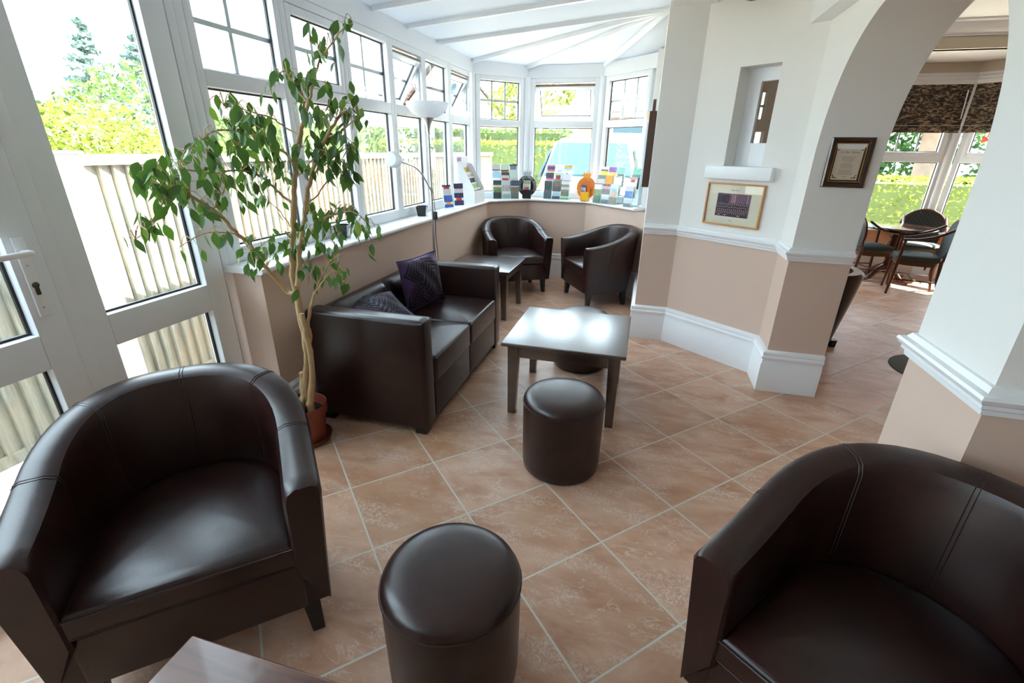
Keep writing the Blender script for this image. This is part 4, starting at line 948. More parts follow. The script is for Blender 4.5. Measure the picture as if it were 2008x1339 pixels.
rack('clear rack of leaflets between the black and orange crown holders', 'rack between the crown holders', -1.0, 5.62, deg(-95), 3, 3, [
    [('dark slate', [((70, 78, 80), .12, 0), ((52, 66, 58), .40, 0), ((86, 92, 104), .48, 0)]), ('brown and blue', [((120, 104, 96), .30, 0), ((90, 86, 82), .28, 0), ((206, 220, 240), .26, .06), ((76, 82, 96), .16, 0)]), ('cottage picture', [((226, 234, 226), .18, 0), ((150, 132, 118), .14, 0), ((206, 208, 226), .14, 0), ((128, 128, 104), .36, 0), (WH, .08, 0), ((124, 184, 110), .10, 0)])],
    [('navy and red', [((52, 56, 92), .30, 0), ((210, 100, 100), .10, 0), (WH, .6, 0)]), ('green headed', [((176, 214, 196), .12, 0), ((150, 60, 56), .22, .2), (GY, .66, 0)]), ('white framed', [(DK, .04, .6), ((226, 226, 238), .36, 0), (DK, .03, 0), (WH, .57, 0)])],
    [('pink purple and yellow', [((226, 130, 160), .08, 0), ((80, 76, 110), .18, 0), ((190, 100, 170), .10, 0), (YE, .24, 0), (WH, .4, 0)]), ('plain white', [(WH, .3, 0), ((120, 130, 190), .04, .25), (WH, .66, 0)]), ('gold and blue', [((206, 176, 96), .14, 0), ((170, 214, 240), .08, 0), (YE, .06, .3), (WH, .2, 0), ((110, 150, 214), .12, .1), (WH, .4, 0)])]])
rack('clear rack of leaflets right of the orange crown holder', 'rack right of orange crown holder', -0.415, 5.365, deg(-118), 3, 3, [
    [('white and green', [(PU, .05, 0), (WH, .25, 0), ((130, 150, 110), .3, 0), ((116, 140, 120), .4, 0)]), ('pink and grey', [((120, 110, 112), .12, 0), ((232, 150, 150), .14, .1), ((126, 124, 126), .28, 0), (WH, .26, .06), ((130, 140, 152), .2, 0)]), ('blue sky tower', [((226, 230, 242), .2, 0), ((150, 196, 236), .16, .15), ((200, 180, 164), .3, .1), ((164, 150, 140), .34, 0)])],
    [('grey green', [((112, 130, 126), .2, 0), ((190, 188, 170), .3, 0), (WH, .5, 0)]), ('orange', [(OR, .44, 0), (DK, .06, 0), (WH, .5, 0)]), ('white text', [((170, 180, 130), .08, .2), (WH, .92, 0)])],
    [('yellow banner', [(WH, .14, 0), ((96, 96, 120), .08, 0), (YE, .22, 0), (WH, .56, 0)]), ('purple and gold', [(PU, .26, 0), ((226, 196, 110), .2, 0), (WH, .54, 0)]), ('turquoise', [((140, 204, 190), .34, 0), ((110, 108, 100), .22, .1), (WH, .44, 0)])]])
rack('narrow clear leaflet rack at the right end of the bay sill', 'narrow rack by white post', -0.165, 5.115, deg(-122), 1, 3, [
    [('blue picture', [((216, 216, 236), .24, 0), ((96, 136, 196), .34, 0), (WH, .26, .05), ((150, 150, 160), .16, 0)])],
    [('red badge', [((190, 170, 160), .12, 0), ((210, 80, 76), .12, .25), ((230, 232, 210), .76, 0)])],
    [('turquoise', [(TQ, .30, 0), ((120, 124, 128), .3, 0), (GY, .4, 0)])]])

def crown_holder(label, x, y, head, disc, rim, box, flap):
    root = thing('crown_leaflet_holder', label, 'holder', (x, y, SILL), 0, 'crown-topped leaflet holders')
    F = frame_T(0, 0, 0, head); R = 0.112; cz = 0.140
    mb = MB(F); n = 40
    mb.extr([(R * math.cos(2 * PI * i / n), 0.0, cz + R * math.sin(2 * PI * i / n) * 1.06) for i in range(n)], (0, .008, 0)); mb.build('disc', disc, root, 0)
    mb = MB(F)
    for i in range(n):   # raised inner ring
        pass
    mb.tube([(R * .70 * math.cos(2 * PI * i / n), -.001, cz + R * .74 * math.sin(2 * PI * i / n)) for i in range(n)], .0022, 5, closed=True)
    mb.tube([(R * .97 * math.cos(2 * PI * i / n), -.001, cz + R * 1.03 * math.sin(2 * PI * i / n)) for i in range(n)], .0022, 5, closed=True)
    # worn lettering round the ring: short strokes of uneven width
    rr = random.Random(3)
    for i in range(34):
        a = PI * 1.18 - (PI * 1.36) * i / 33
        if i in (10, 16, 23): continue
        ca, sa = math.cos(a), math.sin(a); tw = rr.choice((.0022, .0032, .0042))
        for rad in ((.78, .90) if rr.random() < .5 else (.76, .92)):
            pass
        p = lambda r, t: (R * r * ca - t * sa, -.0006, cz + 1.06 * R * r * sa + t * ca)
        mb.face([p(.76, -tw), p(.91, -tw), p(.91, tw), p(.76, tw)])
        if rr.random() < .6: mb.face([p(.82, -tw - .0012), p(.85, -tw - .0012), p(.85, tw + .0012), p(.82, tw + .0012)])
    mb.build('ring_lettering', rim, root, 0)
    mb = MB(F); zt = cz + R * 1.02
    cr = [(-.036, zt - .008)]
    for i, (a, hgt) in enumerate(((-.058, .048), (-.030, .056), (0.0, .064), (.030, .056), (.058, .048))):
        cr.append((a, zt + hgt))
        if i < 4: cr.append((a + .0145, zt + .030))
    cr.append((.036, zt - .008))
    mb.extr([(x, -.002, z) for x, z in cr], (0, .008, 0))
    for a, hgt in ((-.058, .048), (-.030, .056), (0.0, .064), (.030, .056), (.058, .048)): mb.sphere((a, .002, zt + hgt), .0045, 0, 8, 6)
    mb.build('crown', rim if disc is M['black'] else flap, root, 0)
    mb = MB(F); mb.box(-.05, .05, -.040, -.037, 0, .10); mb.box(-.05, .05, -.04, .02, 0, .003); mb.box(-.05, -.047, -.04, 0, 0, .14); mb.box(.047, .05, -.04, 0, 0, .14); mb.build('pocket', box, root, 0)
    return F
M['orange'] = plain('orange_plastic', srgb(226, 116, 38), 0.4); M['amber'] = plain('amber_plastic', srgb(250, 186, 30), 0.4); M['amber2'] = plain('gold_orange', srgb(240, 160, 48), .4)
M['silver'] = plain('silver_print', srgb(176, 178, 184), .4)
cx, cy, hd = -1.345, 5.60, deg(-84)
crown_holder('black and silver crown-topped leaflet holder on the bay sill', cx, cy, hd, M['black'], M['silver'], M['black'], M['silver'])
G = frame_T(cx, cy, SILL, hd)
leaflet('leaflet with a guardsman picture in the black crown holder', lambda q: G(Vector((q.x - .002, q.y - .030 + q.z * .08, q.z + .004))), .088, .20, [((150, 160, 130), .2, 0), ((214, 208, 200), .18, .1), ((196, 70, 76), .2, .2), ((222, 196, 184), .3, .1), (DK, .12, 0)], None)
mb = MB(lambda c: frame_T(0, 0, 0, hd)(c)); 
cx, cy, hd = -0.655, 5.585, deg(-100)
crown_holder('orange and amber crown-topped leaflet holder on the bay sill', cx, cy, hd, M['orange'], M['amber2'], M['amber'], M['amber2'])
G2 = frame_T(cx, cy, SILL, hd)
leaflet('dark blue leaflet in the orange crown holder', lambda q: G2(Vector((q.x - .022, q.y - .030 + q.z * .05, q.z + .03))), .052, .145, [((48, 52, 66), .2, 0), ((160, 176, 220), .24, .1), ((70, 110, 170), .22, .1), ((52, 50, 66), .34, 0)], None)
# ------------------------------------------------------------------ pictures on the walls
def frame_bars(mb, x0, x1, z0, z1, w, d0, d1, mi=0, bev=.003):
    mb.box(x0, x1, d0, d1, z1 - w, z1, mi, bev); mb.box(x0, x1, d0, d1, z0, z0 + w, mi, bev)
    mb.box(x0, x0 + w, d0, d1, z0 + w, z1 - w, mi, bev); mb.box(x1 - w, x1, d0, d1, z0 + w, z1 - w, mi, bev)
# group photograph below the niche (on wall B)
ps0, ps1, pz0, pz1 = 0.197, 0.597, 0.973, 1.252
pc = TB(Vector(((ps0 + ps1) / 2, 0, pz0)))
ph = thing('framed_photograph', 'group photograph of people in rows in a light oak frame below the niche ledge', 'picture', pc)
TP = lambda c: TB(Vector((c.x + (ps0 + ps1) / 2, -c.y, pz0 + c.z))) - pc
w, h = ps1 - ps0, pz1 - pz0; a = w / 2
mb = MB(TP); frame_bars(mb, -a, a, 0, h, 0.011, 0.001, 0.019); mb.build('frame', M['oak'], ph, 30)
mb = MB(TP); mb.box(-a + .01, a - .01, .002, .008, .01, h - .01); mb.build('mount', M['mount'], ph, 0)
mb = MB(TP); X0, X1, Z0, Z1 = -0.118, 0.118, 0.062, 0.212; D = .0085
mb.face([(X0, D, Z0), (X1, D, Z0), (X1, D, Z1), (X0, D, Z1)], 1)
mb.face([(X0, D + .0002, Z1 - .068), (X0 + .085, D + .0002, Z1 - .068), (X0 + .085, D + .0002, Z1), (X0 + .005, D + .0002, Z1)], 0)
mb.face([(X0, D + .0003, Z0), (X1 - .01, D + .0003, Z0), (X1 - .012, D + .0003, Z0 + .088), (X0 + .004, D + .0003, Z0 + .088)], 0)
rr = random.Random(5)
for i in range(16): x = X0 + .1 + rr.uniform(0, .13); mb.face([(x, D + .0004, Z1 - .06), (x + .003, D + .0004, Z1 - .06), (x + .003, D + .0004, Z1 - .004), (x, D + .0004, Z1 - .004)], rr.choice((0, 2, 1)))
for r in range(4):
    n = 15
    for i in range(n):
        x = X0 + .010 + (X1 - X0 - .022) * (i + (.5 if r % 2 else 0)) / n; z = Z0 + .028 + r * .0175 + rr.uniform(-.002, .002)
        pts = [(x + .0026 * math.cos(t * PI / 4), D + .0006, z + .0042 * math.sin(t * PI / 4)) for t in range(8)]; mb.face(pts, 2)
        if r < 2: mb.face([(x - .0012, D + .0006, z - .012), (x + .0012, D + .0006, z - .012), (x + .0012, D + .0006, z - .006), (x - .0012, D + .0006, z - .006)], 2)
for x in (-.09, -.045, .05): pts = [(x + .010 * math.cos(t * PI / 6), D + .0007, Z0 + .010 + .003 * math.sin(t * PI / 6)) for t in range(12)]; mb.face(pts, 2)
mb.build('print', [M['print_dark'], M['print_mid'], M['print_skin']], ph, 0)
mb = MB(TP)
for x0, x1, z in ((-.028, .0, .232), (.006, .028, .232), (-.008, .008, .034)): mb.face([(x0, D, z), (x1, D, z), (x1, D, z + .0035), (x0, D, z + .0035)])
mb.build('caption', M['ink'], ph, 0)
mb = MB(TP); mb.box(-a + .01, a - .01, .012, .0135, .01, h - .01); mb.build('glazing', glass('picture_glass', (1, 1, 1, 1), .03), ph, 0)

# verse plaque on the arch reveal (wall D faces -Y)
qx0, qx1, qz0, qz1 = 0.928, 1.133, 1.272, 1.524
qc = Vector(((qx0 + qx1) / 2, JL, qz0)); a, h = (qx1 - qx0) / 2, qz1 - qz0
pq = thing('framed_verse', 'parchment verse in a dark wooden frame with gold slip on the arch reveal', 'picture', qc)
TQf = lambda c: Vector((c.x, -c.y, c.z))
mb = MB(TQf)
pf = [(0.0, .001), (0.0, .016), (.006, .022), (.020, .020), (.024, .013), (.028, .013), (.028, .001)]
ringp = lambda i, d: [(-a + i, d, i), (a - i, d, i), (a - i, d, h - i), (-a + i, d, h - i)]
mb.loft([ringp(i, d) for i, d in pf], 0, True); mb.build('frame', M['redwood'] if False else wood('frame_mahogany', (0.022, 0.007, 0.005, 1), (0.05, 0.016, 0.010, 1), .3, .5), pq, 30)
mb = MB(TQf); mb.loft([ringp(i, d) for i, d in ((.0275, .013), (.029, .015), (.032, .014), (.033, .007))], 0, True); mb.build('gold_slip', M['gold'], pq, 40)
mb = MB(TQf); mb.loft([ringp(i, d) for i, d in ((.0325, .007), (.039, .007))], 0, True); mb.build('inner_mount', M['ink_dark'], pq, 0)
mb = MB(TQf); i = .038; mb.box(-a + i, a - i, .002, .006, i, h - i); mb.build('parchment', M['parchment'], pq, 0)
mb = MB(TQf); rr = random.Random(8)
def line(z, wd, hgt=.0022):
    x = -wd / 2
    while x < wd / 2 - .003:
        l = min(rr.uniform(.004, .014), wd / 2 - x); mb.face([(x, .0064, z), (x + l, .0064, z), (x + l, .0064, z + hgt), (x, .0064, z + hgt)]); x += l + .002
z = h - .098
for grp in ((.068, .056, .064, .046), (.046, .066, .056, .054), (.066, .058, .076, .060), (.022,)):
    for wd in grp: line(z, wd); z -= .0072
    z -= .0042
mb.build('verse_lines', M['ink'], pq, 0)
mb = MB(TQf)
for sx in (-1, 1):
    for sz, zc in ((1, h - .052), (-1, .052)):
        for dx, dz, r in ((0, 0, .0042), (-.011 * sx, .003 * sz, .0032), (.005 * sx, -.010 * sz, .0030)):
            c = (sx * (a - .052) + dx, .0064, zc + dz); mb.face([(c[0] + r * 1.2 * math.cos(t * PI / 5), c[1], c[2] + r * math.sin(t * PI / 5)) for t in range(10)])
mb.build('corner_flowers', M['ink_dark'], pq, 0)
cu = bpy.data.curves.new('heading', 'FONT'); cu.body = 'In Our Home'; cu.size = 0.0155; cu.align_x = 'CENTER'; cu.extrude = 0.0001; cu.shear = 0.25; cu.space_word = 1.4
ho = bpy.data.objects.new('heading', cu); COL.objects.link(ho); ho.parent = pq; ho.location = (0, -.0066, h - .078); ho.rotation_euler = (PI / 2, 0, 0); 
hm = bpy.data.meshes.new_from_object(ho); bpy.data.objects.remove(ho)
ho = bpy.data.objects.new('heading', hm); COL.objects.link(ho); ho.parent = pq; ho.location = (0, -.0066, h - .078); ho.rotation_euler = (PI / 2, 0, 0)
hm.materials.clear(); hm.materials.append(plain('heading_ink', srgb(100, 88, 76), .8))

# dark carved picture seen edge-on on the house wall, wall light beyond it
pe = thing('hanging_picture', 'dark brown framed picture seen edge-on on the wall beside the bay', 'picture', (0.02, 4.60, 1.16))
mb = MB()
mb.box(-.030, -.002, -.30, .30, 0.0, 0.58, 0, .003); mb.box(-.058, -.028, -.30, -.24, 0, .58, 0, .004); mb.box(-.058, -.028, .24, .30, 0, .58, 0, .004); mb.box(-.058, -.028, -.25, .25, 0, .06, 0, .004); mb.box(-.058, -.028, -.25, .25, .52, .58, 0, .004)
mb.build('frame', M['brown_frame'], pe, 30)
mb = MB(); mb.loft([[(-.016, y, .52 + zz * .0) for y in (-.16, .16)] for zz in (0, 1)], 0, False) if False else mb.extr([(-.016, -.16, .575), (-.016, .16, .575), (-.016, .08, .66), (-.016, 0, .69), (-.016, -.08, .66)], (-.026, 0, 0)); mb.build('carved_crest', M['brown_frame'], pe, 30)
mb = MB(); mb.box(-.0315, -.0305, -.24, .24, .06, .52); mb.build('picture_print', M['print_mid'], pe, 0)
wl = thing('wall_light', 'cream half-bowl wall light beyond the edge-on picture in the bay', 'lamp', (0.02, 5.06, 1.66))
mb = MB(); R = .105; n = 20
mb.loft([[(-r * math.sin(PI * i / n) - .0, r * math.cos(PI * i / n), z) for i in range(n + 1)] for r, z in ((.012, 0), (.05, .015), (.085, .05), (.102, .095), (.105, .12), (.100, .12), (.08, .055), (.045, .022), (.01, .008))], 0, False); mb.build('bowl', plain('cream_plaster', srgb(226, 214, 198), .6), wl, 60)
mb = MB(); mb.box(-.012, -.001, -.04, .04, -.01, .08, 0, .004); mb.build('bracket', M['white'], wl, 30)

# black loudspeaker at the top of the diagonal wall
sp_s = (Vector((0.487, 3.631, 0)) - Vector((*A1, 0))).length
sc_ = TB(Vector((sp_s + .11, 0, 2.262)))
sp = thing('loudspeaker', 'black loudspeaker mounted high on the diagonal wall at the top edge', 'speaker', sc_)
TSp = lambda c: TB(Vector((sp_s + .11 + c.x, -c.y, 2.262 + c.z))) - sc_
mb = MB(TSp); mb.hexa([(-.10, .03, .012), (.10, .03, .012), (.085, .17, 0), (-.085, .17, 0), (-.10, .03, .17), (.10, .03, .17), (.085, .17, .16), (-.085, .17, .16)], 0, .006); mb.build('cabinet', M['black'], sp, 30)
mb = MB(TSp); mb.box(-.03, .03, .001, .04, .05, .11); mb.build('bracket', M['black'], sp, 0)
mb = MB(TSp); mb.box(-.075, .075, .168, .174, .012, .15, 0, .004); mb.build('grille', M['gasket'], sp, 30)

# ------------------------------------------------------------------ dining room beyond the arch
blm = NT('leaf_weave_blind_fabric'); oc = blm.coord()
mp = blm.n('ShaderNodeMapping'); blm.link(oc, mp.inputs[0]); mp.inputs['Rotation'].default_value = (0, 0.7, 0); mp.inputs['Scale'].default_value = (9, 9, 26)
vz = blm.noise(mp.outputs[0], 1.6, 2, 0.5, 1.6)
blm.bsdf(Base_Color=blm.ramp(vz.outputs[0], [(0.40, srgb(40, 33, 28)), (0.50, srgb(70, 58, 48)), (0.58, srgb(128, 110, 92)), (0.66, srgb(164, 146, 124))]), Roughness=0.9); M['blind'] = blm.m
def blind(label, T, L, s0, s1):
    o = T(Vector(((s0 + s1) / 2, -.05, 1.70))); r = thing('roman_blind', label, 'blind', o, 0, 'leaf patterned roman blinds')
    TT = lambda c: T(c) - o
    mb = MB(TT); mb.box(s0, s1, -.052, -.046, 1.755, 2.215)
    mb.box(s0, s1, -.066, -.050, 1.705, 1.765, 0, .006); mb.box(s0, s1, -.060, -.048, 1.69, 1.72, 0, .005); mb.build('fabric', M['blind'], r, 40)
    mb = MB(TT); mb.box(s0, s1, -.068, -.050, 1.765, 1.770); mb.build('fold_rod', plain('pale_fold', srgb(190, 178, 164), .7), r, 0)
    mb = MB(TT); mb.box(s0, s1, -.055, -.02, 2.195, 2.22); mb.build('head_rail', M['white'], r, 0)
    return r
b0 = blind('roman blind with leaf weave on the left facet of the dining bay', Td0, l0, 0.05, l0 - .06)
b1 = blind('wide leaf weave roman blind half down over the dining window', Td1, l1, 0.04, l1 - .035)
mb = MB(); mb.tube([(l1 / 2 - .09, -.035, 0.43), (l1 / 2 - .075, -.04, 0.14)], .006, 6); mb.build('pull_cord', M['white'], b1, 40)
b2 = blind('leaf weave roman blind on the angled right facet of the dining bay', Td2, l2, 0.035, l2 - .05)

M['seat_green'] = plain('dark_green_upholstery', srgb(52, 58, 52), 0.75, var=.2, vs=60)
wv = NT('woven_chair_back'); oc = wv.coord(); sx = wv.n('ShaderNodeSeparateXYZ'); wv.link(oc, sx.inputs[0])
ck = wv.n('ShaderNodeTexChecker', Scale=44.0); wv.link(oc, ck.inputs['Vector']); ck.inputs['Color1'].default_value = srgb(50, 52, 52); ck.inputs['Color2'].default_value = srgb(26, 27, 27)
wv.bsdf(Base_Color=ck.outputs['Color'], Roughness=.7); M['weave'] = wv.m
def make_dining_chair(label):
    r = thing('dining_chair', label, 'chair', group='dining chairs with round woven backs'); m = M['redwood']
    # local front = -Y
    mb = MB(); q = []
    for k, z in ((.97, .375), (1.0, .39), (1.0, .415), (.97, .428), (.8, .440), (.4, .447), (.03, .448)):
        q.append([(0.215 * k * math.copysign(abs(math.cos(t)) ** .6, math.cos(t)), -.01 + 0.205 * k * math.copysign(abs(math.sin(t)) ** .6, math.sin(t)), z) for t in [2 * PI * i / 28 for i in range(28)]])
    mb.loft(q, 0, True, True, True); mb.build('seat', M['seat_green'], r, 50)
    mb = MB(); mb.loft([[(0.2 * math.copysign(abs(math.cos(t)) ** .6, math.cos(t)), -.01 + .19 * math.copysign(abs(math.sin(t)) ** .6, math.sin(t)), z) for t in [2 * PI * i / 28 for i in range(28)]] for z in (.33, .376)], 0, True, True, True); mb.build('seat_frame', m, r, 40)
    for x in (-.19, .19):
        mb = MB(); mb.tube([(x * 1.05, -.20, 0), (x, -.185, .2), (x, -.18, .37), (x, -.17, .60)], [.012, .016, .017, .014], 8); mb.build('leg', m, r, 50)
        mb = MB(); mb.tube([(x * .95, .245, 0), (x * .9, .20, .2), (x * .9, .185, .40)], [.012, .016, .017], 8); mb.build('leg', m, r, 50)
        mb = MB(); mb.tube(smoothpath([(x, -.19, .60), (x * 1.1, -.06, .615), (x * 1.1, .08, .66), (x * 1.08, .20, .735)], 4), .014, 8); mb.build('armrest', m, r, 50)
        mb = MB(); mb.tube([(x, -.185, .17), (x * .92, .205, .17)], .008, 6); mb.build('stretcher', m, r, 50)
    mb = MB(); mb.tube([(-.18, .0, .172), (.18, 0, .172)], .008, 6); mb.build('stretcher', m, r, 50)
    pth = []
    for i in range(33):
        t = -PI * .16 + (PI * 1.32) * i / 32; pth.append((.225 * math.cos(t), .20 + .05 * (math.sin(t) * .5 + .5), .60 + .215 * math.sin(t)))
    mb = MB(); mb.tube([(.17, .185, .38)] + pth + [(-.17, .185, .38)], .0145, 8); mb.build('back_hoop', m, r, 60)
    mb = MB(); c = [(p[0] * .95, p[1], .60 + (p[2] - .60) * .95) for p in pth]; c = [(.15, .19, .43)] + c + [(-.15, .19, .43)]
    mb.extr([(x, y - .012, z) for x, y, z in c], (0, .024, 0)); mb.build('woven_back', M['weave'], r, 30)
    return r
dc = make_dining_chair('hooped dining chair with green seat at the right of the round table'); dc.location = (2.98, 6.15, 0); dc.rotation_euler = (0, 0, deg(-106))
dup(dc, (2.70, 6.63, 0), deg(100), 'dining chair half hidden by the arch pillar, its woven back towards us', 'dining chairs with round woven backs')
dup(dc, (3.33, 6.93, 0), deg(-18), 'dining chair beyond the round table in front of the dining window', 'dining chairs with round woven backs')
dt = thing('pedestal_table', 'round dark pedestal dining table in front of the dining window', 'table', (2.97, 6.72, 0))
M['top'] = wood('polished_table_top', (0.02, 0.009, 0.006, 1), (0.05, 0.02, 0.012, 1), .16, .8)
mb = MB(); mb.lathe([(0.34, .625), (.365, .632), (.375, .645), (.365, .658), (.33, .660), (0.0, .660)], n=44); mb.build('tabletop', M['top'], dt, 40)
mb = MB(); mb.lathe([(.06, .10), (.075, .13), (.05, .19), (.035, .25), (.045, .29), (.030, .32), (.055, .40), (.06, .44), (.036, .50), (.05, .54), (.034, .58), (.08, .625)], n=24); mb.build('pedestal', M['redwood'], dt, 60)
for i in range(4):
    t = i * PI / 2 + .5; d = Vector((math.cos(t), math.sin(t), 0)); mb = MB(); mb.tube(smoothpath([d * .04 + Vector((0, 0, .17)), d * .13 + Vector((0, 0, .12)), d * .22 + Vector((0, 0, .045)), d * .30 + Vector((0, 0, .026))], 4), [.038] * 5 + [.03] * 4 + [.024] * 4, 8); mb.build('foot', M['redwood'], dt, 50)
# easy chair just inside the arch
ec = thing('easy_chair', 'dark leather easy chair just inside the arch, only its flared back showing past the pillar', 'armchair', (1.335, 4.15, 0), deg(-168))
mb = MB(); lv = [(0.275, -.22, .24, .045), (0.295, -.24, .27, .20), (0.32, -.25, .32, .42), (0.335, -.25, .35, .585), (0.335, -.25, .35, .61), (0.315, -.25, .34, .625), (0.26, -.25, .285, .625), (0.24, -.25, .265, .60), (0.22, -.25, .24, .33)]
cs = [u_contour(a_, f_, b_) for a_, f_, b_, z_ in lv]; rg = [[(cs[k_][i][0], cs[k_][i][1], lv[k_][3]) for k_ in range(len(lv))] for i in range(len(cs[0]))]
mb.loft(rg, 0, False, True, True); mb.build('backrest', M['leather'], ec, 40)
mb = MB(); mb.loft([[(x, y, z) for x, y in u_contour(.225, -.26, .235)] for z in (.10, .36, .375)], 0, True, True, True); mb.build('seat_cushion', M['leather'], ec, 40)
for x, y in ((.23, -.17), (-.23, -.17), (.23, .15), (-.23, .15)):
    mb = MB(); mb.taper((x, y), .035, .045, 0, .06); mb.build('leg', M['foot'], ec, 20)
mb = MB(); mb.lathe([(0.30, 0.0), (0.30, 0.006), (0.295, 0.008), (0.0, .008)], n=48, cap1=False)
tag(mb.build('round_mat', plain('grey_green_mat', srgb(84, 84, 74), .9, var=.2, vs=90), None, 30), 'round dark grey-green mat on the floor through the arch', 'mat', None, (2.19, 3.74, 0))
# ------------------------------------------------------------------ outside
GZ = -0.10
def gravel():
    t = NT('pale_concrete_yard'); oc = t.coord(); n = t.noise(oc, 40, 4, .7); n2 = t.noise(oc, 1.2, 3)
    t.bsdf(Base_Color=t.mix(n2.outputs[0], t.ramp(n.outputs[0], [(.3, srgb(150, 144, 134)), (.7, srgb(206, 200, 190))]), srgb(190, 184, 172)), Roughness=.9); return t.m
mb = MB(); mb.prism([(-40, -30), (40, -30), (40, 60), (-40, 60)], GZ - .1, GZ); struct(mb.build('ground', gravel(), None, 0))
FX = -3.0
t = NT('weathered_fence_timber'); oc = t.coord(); mp = t.n('ShaderNodeMapping'); t.link(oc, mp.inputs[0]); mp.inputs['Scale'].default_value = (6, 12, 1.2)
n = t.noise(mp.outputs[0], 3, 5, .65, .5); n2 = t.noise(oc, 2.2, 3)
t.bsdf(Base_Color=t.mix(t.ramp(n2.outputs[0], [(.4, (0, 0, 0)), (.65, (.6, .6, .6))]), t.ramp(n.outputs[0], [(.3, srgb(116, 114, 102)), (.7, srgb(172, 169, 156))]), srgb(176, 156, 130)), Roughness=.85); M['fence'] = t.m
def fence(label, y0, y1, npost):
    r = thing('board_fence', label, 'fence', (FX, y0, GZ), 0, 'weathered board fence outside the windows')
    H = 1.49; Lh = y1 - y0; p = 0.079
    mb = MB(); y = 0.0
    while y < Lh - .01:   # feather-edge boards: thick edge proud of the next board
        b = min(p * 1.12, Lh - y); mb.hexa([(-.012, y, .03), (.034, y, .03), (.004, y + b, .03), (-.006, y + b, .03), (-.012, y, H - .06), (.034, y, H - .06), (.006, y + b, H - .06), (-.006, y + b, H - .06)]); y += p
    mb.build('board_panel', M['fence'], r, 0)
    mb = MB(); mb.box(-.03, .045, 0, Lh, H - .065, H - .01, 0, .004); mb.build('cap_rail', M['fence'], r, 20)
    mb = MB(); mb.box(-.012, .03, 0, Lh, -.02, .06); mb.build('gravel_board', M['fence'], r, 0)
    for i in range(npost):
        mb = MB(); q = Lh * i / max(1, npost - 1); mb.box(-.09, -.013, q - .04, q + .04, -.02, H - .02); mb.build('post', M['fence'], r, 0)
    return r
fence('weathered vertical board fence running along outside the sill windows', 2.0, 9.4, 5)
fence('shaded board fence seen through the glazed door', -2.4, 1.56, 3)
mb = MB(); mb.box(-.08, .06, 0.01, .43, 0, 1.485, 0, .012); mb.box(-.10, .08, 0.005, .435, 1.485, 1.50, 0, .005)
tag(mb.build('gate_pier', plain('white_render', (.85, .83, .78), .8), None, 30), 'white rendered pier between the two stretches of board fence', 'pier', None, (FX, 1.56, GZ))

def leaf_mat(name, a, b, c):
    t = NT(name); at = t.n('ShaderNodeAttribute', attribute_name='tone'); col = t.ramp(at.outputs['Fac'], [(0, a), (.5, b), (1, c)])
    d = t.n('ShaderNodeBsdfDiffuse'); t.link(col, d.inputs[0]); x = t.n('ShaderNodeBsdfTranslucent'); t.link(col, x.inputs[0])
    m = t.n('ShaderNodeMixShader', Fac=.35); t.link(d.outputs[0], m.inputs[1]); t.link(x.outputs[0], m.inputs[2]); t.link(m.outputs[0], t.out.inputs[0]); return t.m
M['lf_yellow'] = leaf_mat('yellow_green_leaves', srgb(62, 76, 30), srgb(116, 126, 54), srgb(166, 170, 92))
M['lf_green'] = leaf_mat('mid_green_leaves', srgb(42, 60, 34), srgb(84, 106, 58), srgb(132, 150, 90))
M['lf_dark'] = leaf_mat('dark_green_leaves', srgb(22, 40, 26), srgb(50, 78, 46), srgb(96, 124, 70))
M['lf_blue'] = leaf_mat('blue_green_needles', srgb(66, 88, 84), srgb(104, 126, 118), srgb(140, 160, 150))
M['lf_red'] = leaf_mat('copper_red_leaves', srgb(96, 34, 28), srgb(176, 72, 48), srgb(214, 130, 84))
M['trunk'] = plain('grey_brown_bark', srgb(120, 104, 90), .9, var=.3, vs=9, bump=.5, bs=20)
def leaves(blobs, n, size, seed, box=False):
    """blobs: (x, y, z, rx, ry, rz, weight); leaves sit mostly near the surface"""
    rr = random.Random(seed); mb = MB(); tones = []
    tw = sum(b[6] for b in blobs)
    for x, y, z, rx, ry, rz, w in blobs:
        for _ in range(int(n * w / tw)):
            if box:
                q = [rr.uniform(-1, 1) for _ in range(3)]; k = rr.randrange(3)
                if rr.random() < .8: q[k] = math.copysign(1 - abs(rr.gauss(0, .06)), q[k])
            else:
                q = [rr.gauss(0, 1) for _ in range(3)]; l = math.sqrt(sum(a * a for a in q)) + 1e-6; rad = 1 - abs(rr.gauss(0, .16)); q = [a / l * rad for a in q]
                bump_ = 1 + .12 * math.sin(5 * q[0] + seed) * math.cos(4 * q[2] + x) ; q = [a * bump_ for a in q]
            c = Vector((x + rx * q[0], y + ry * q[1], z + rz * q[2])); s = size * rr.uniform(.6, 1.35)
            a = Vector((rr.gauss(0, 1), rr.gauss(0, 1), rr.gauss(0, .7))).normalized(); b = a.orthogonal().normalized(); b.rotate(Matrix.Rotation(rr.uniform(0, 6.28), 3, a))
            mb.face([c - a * s, c + b * s * .5, c + a * s, c - b * s * .5]); tones.append(min(1, max(0, rr.gauss(.5, .22))))
    return mb, tones
def tree(name, label, cat, base, blobs, n, size, mat, seed, trunks, group=None, box=False):
    r = thing(name, label, cat, base, 0, group)
    mb, tones = leaves(blobs, n, size, seed, box); o = mb.build('foliage', mat, r, 0)
    at = o.data.attributes.new('tone', 'FLOAT', 'FACE'); at.data.foreach_set('value', tones)
    if trunks:
        mb = MB()
        for p, r0, r1 in trunks: mb.tube(p, [r0 + (r1 - r0) * i / (len(p) - 1) for i in range(len(p))], 8)
        mb.build('trunk', M['trunk'], r, 60)
    return r
T0 = [([(0, 0, 0), (.05, .03, .6), (0, 0, 1.3)], .07, .04)]
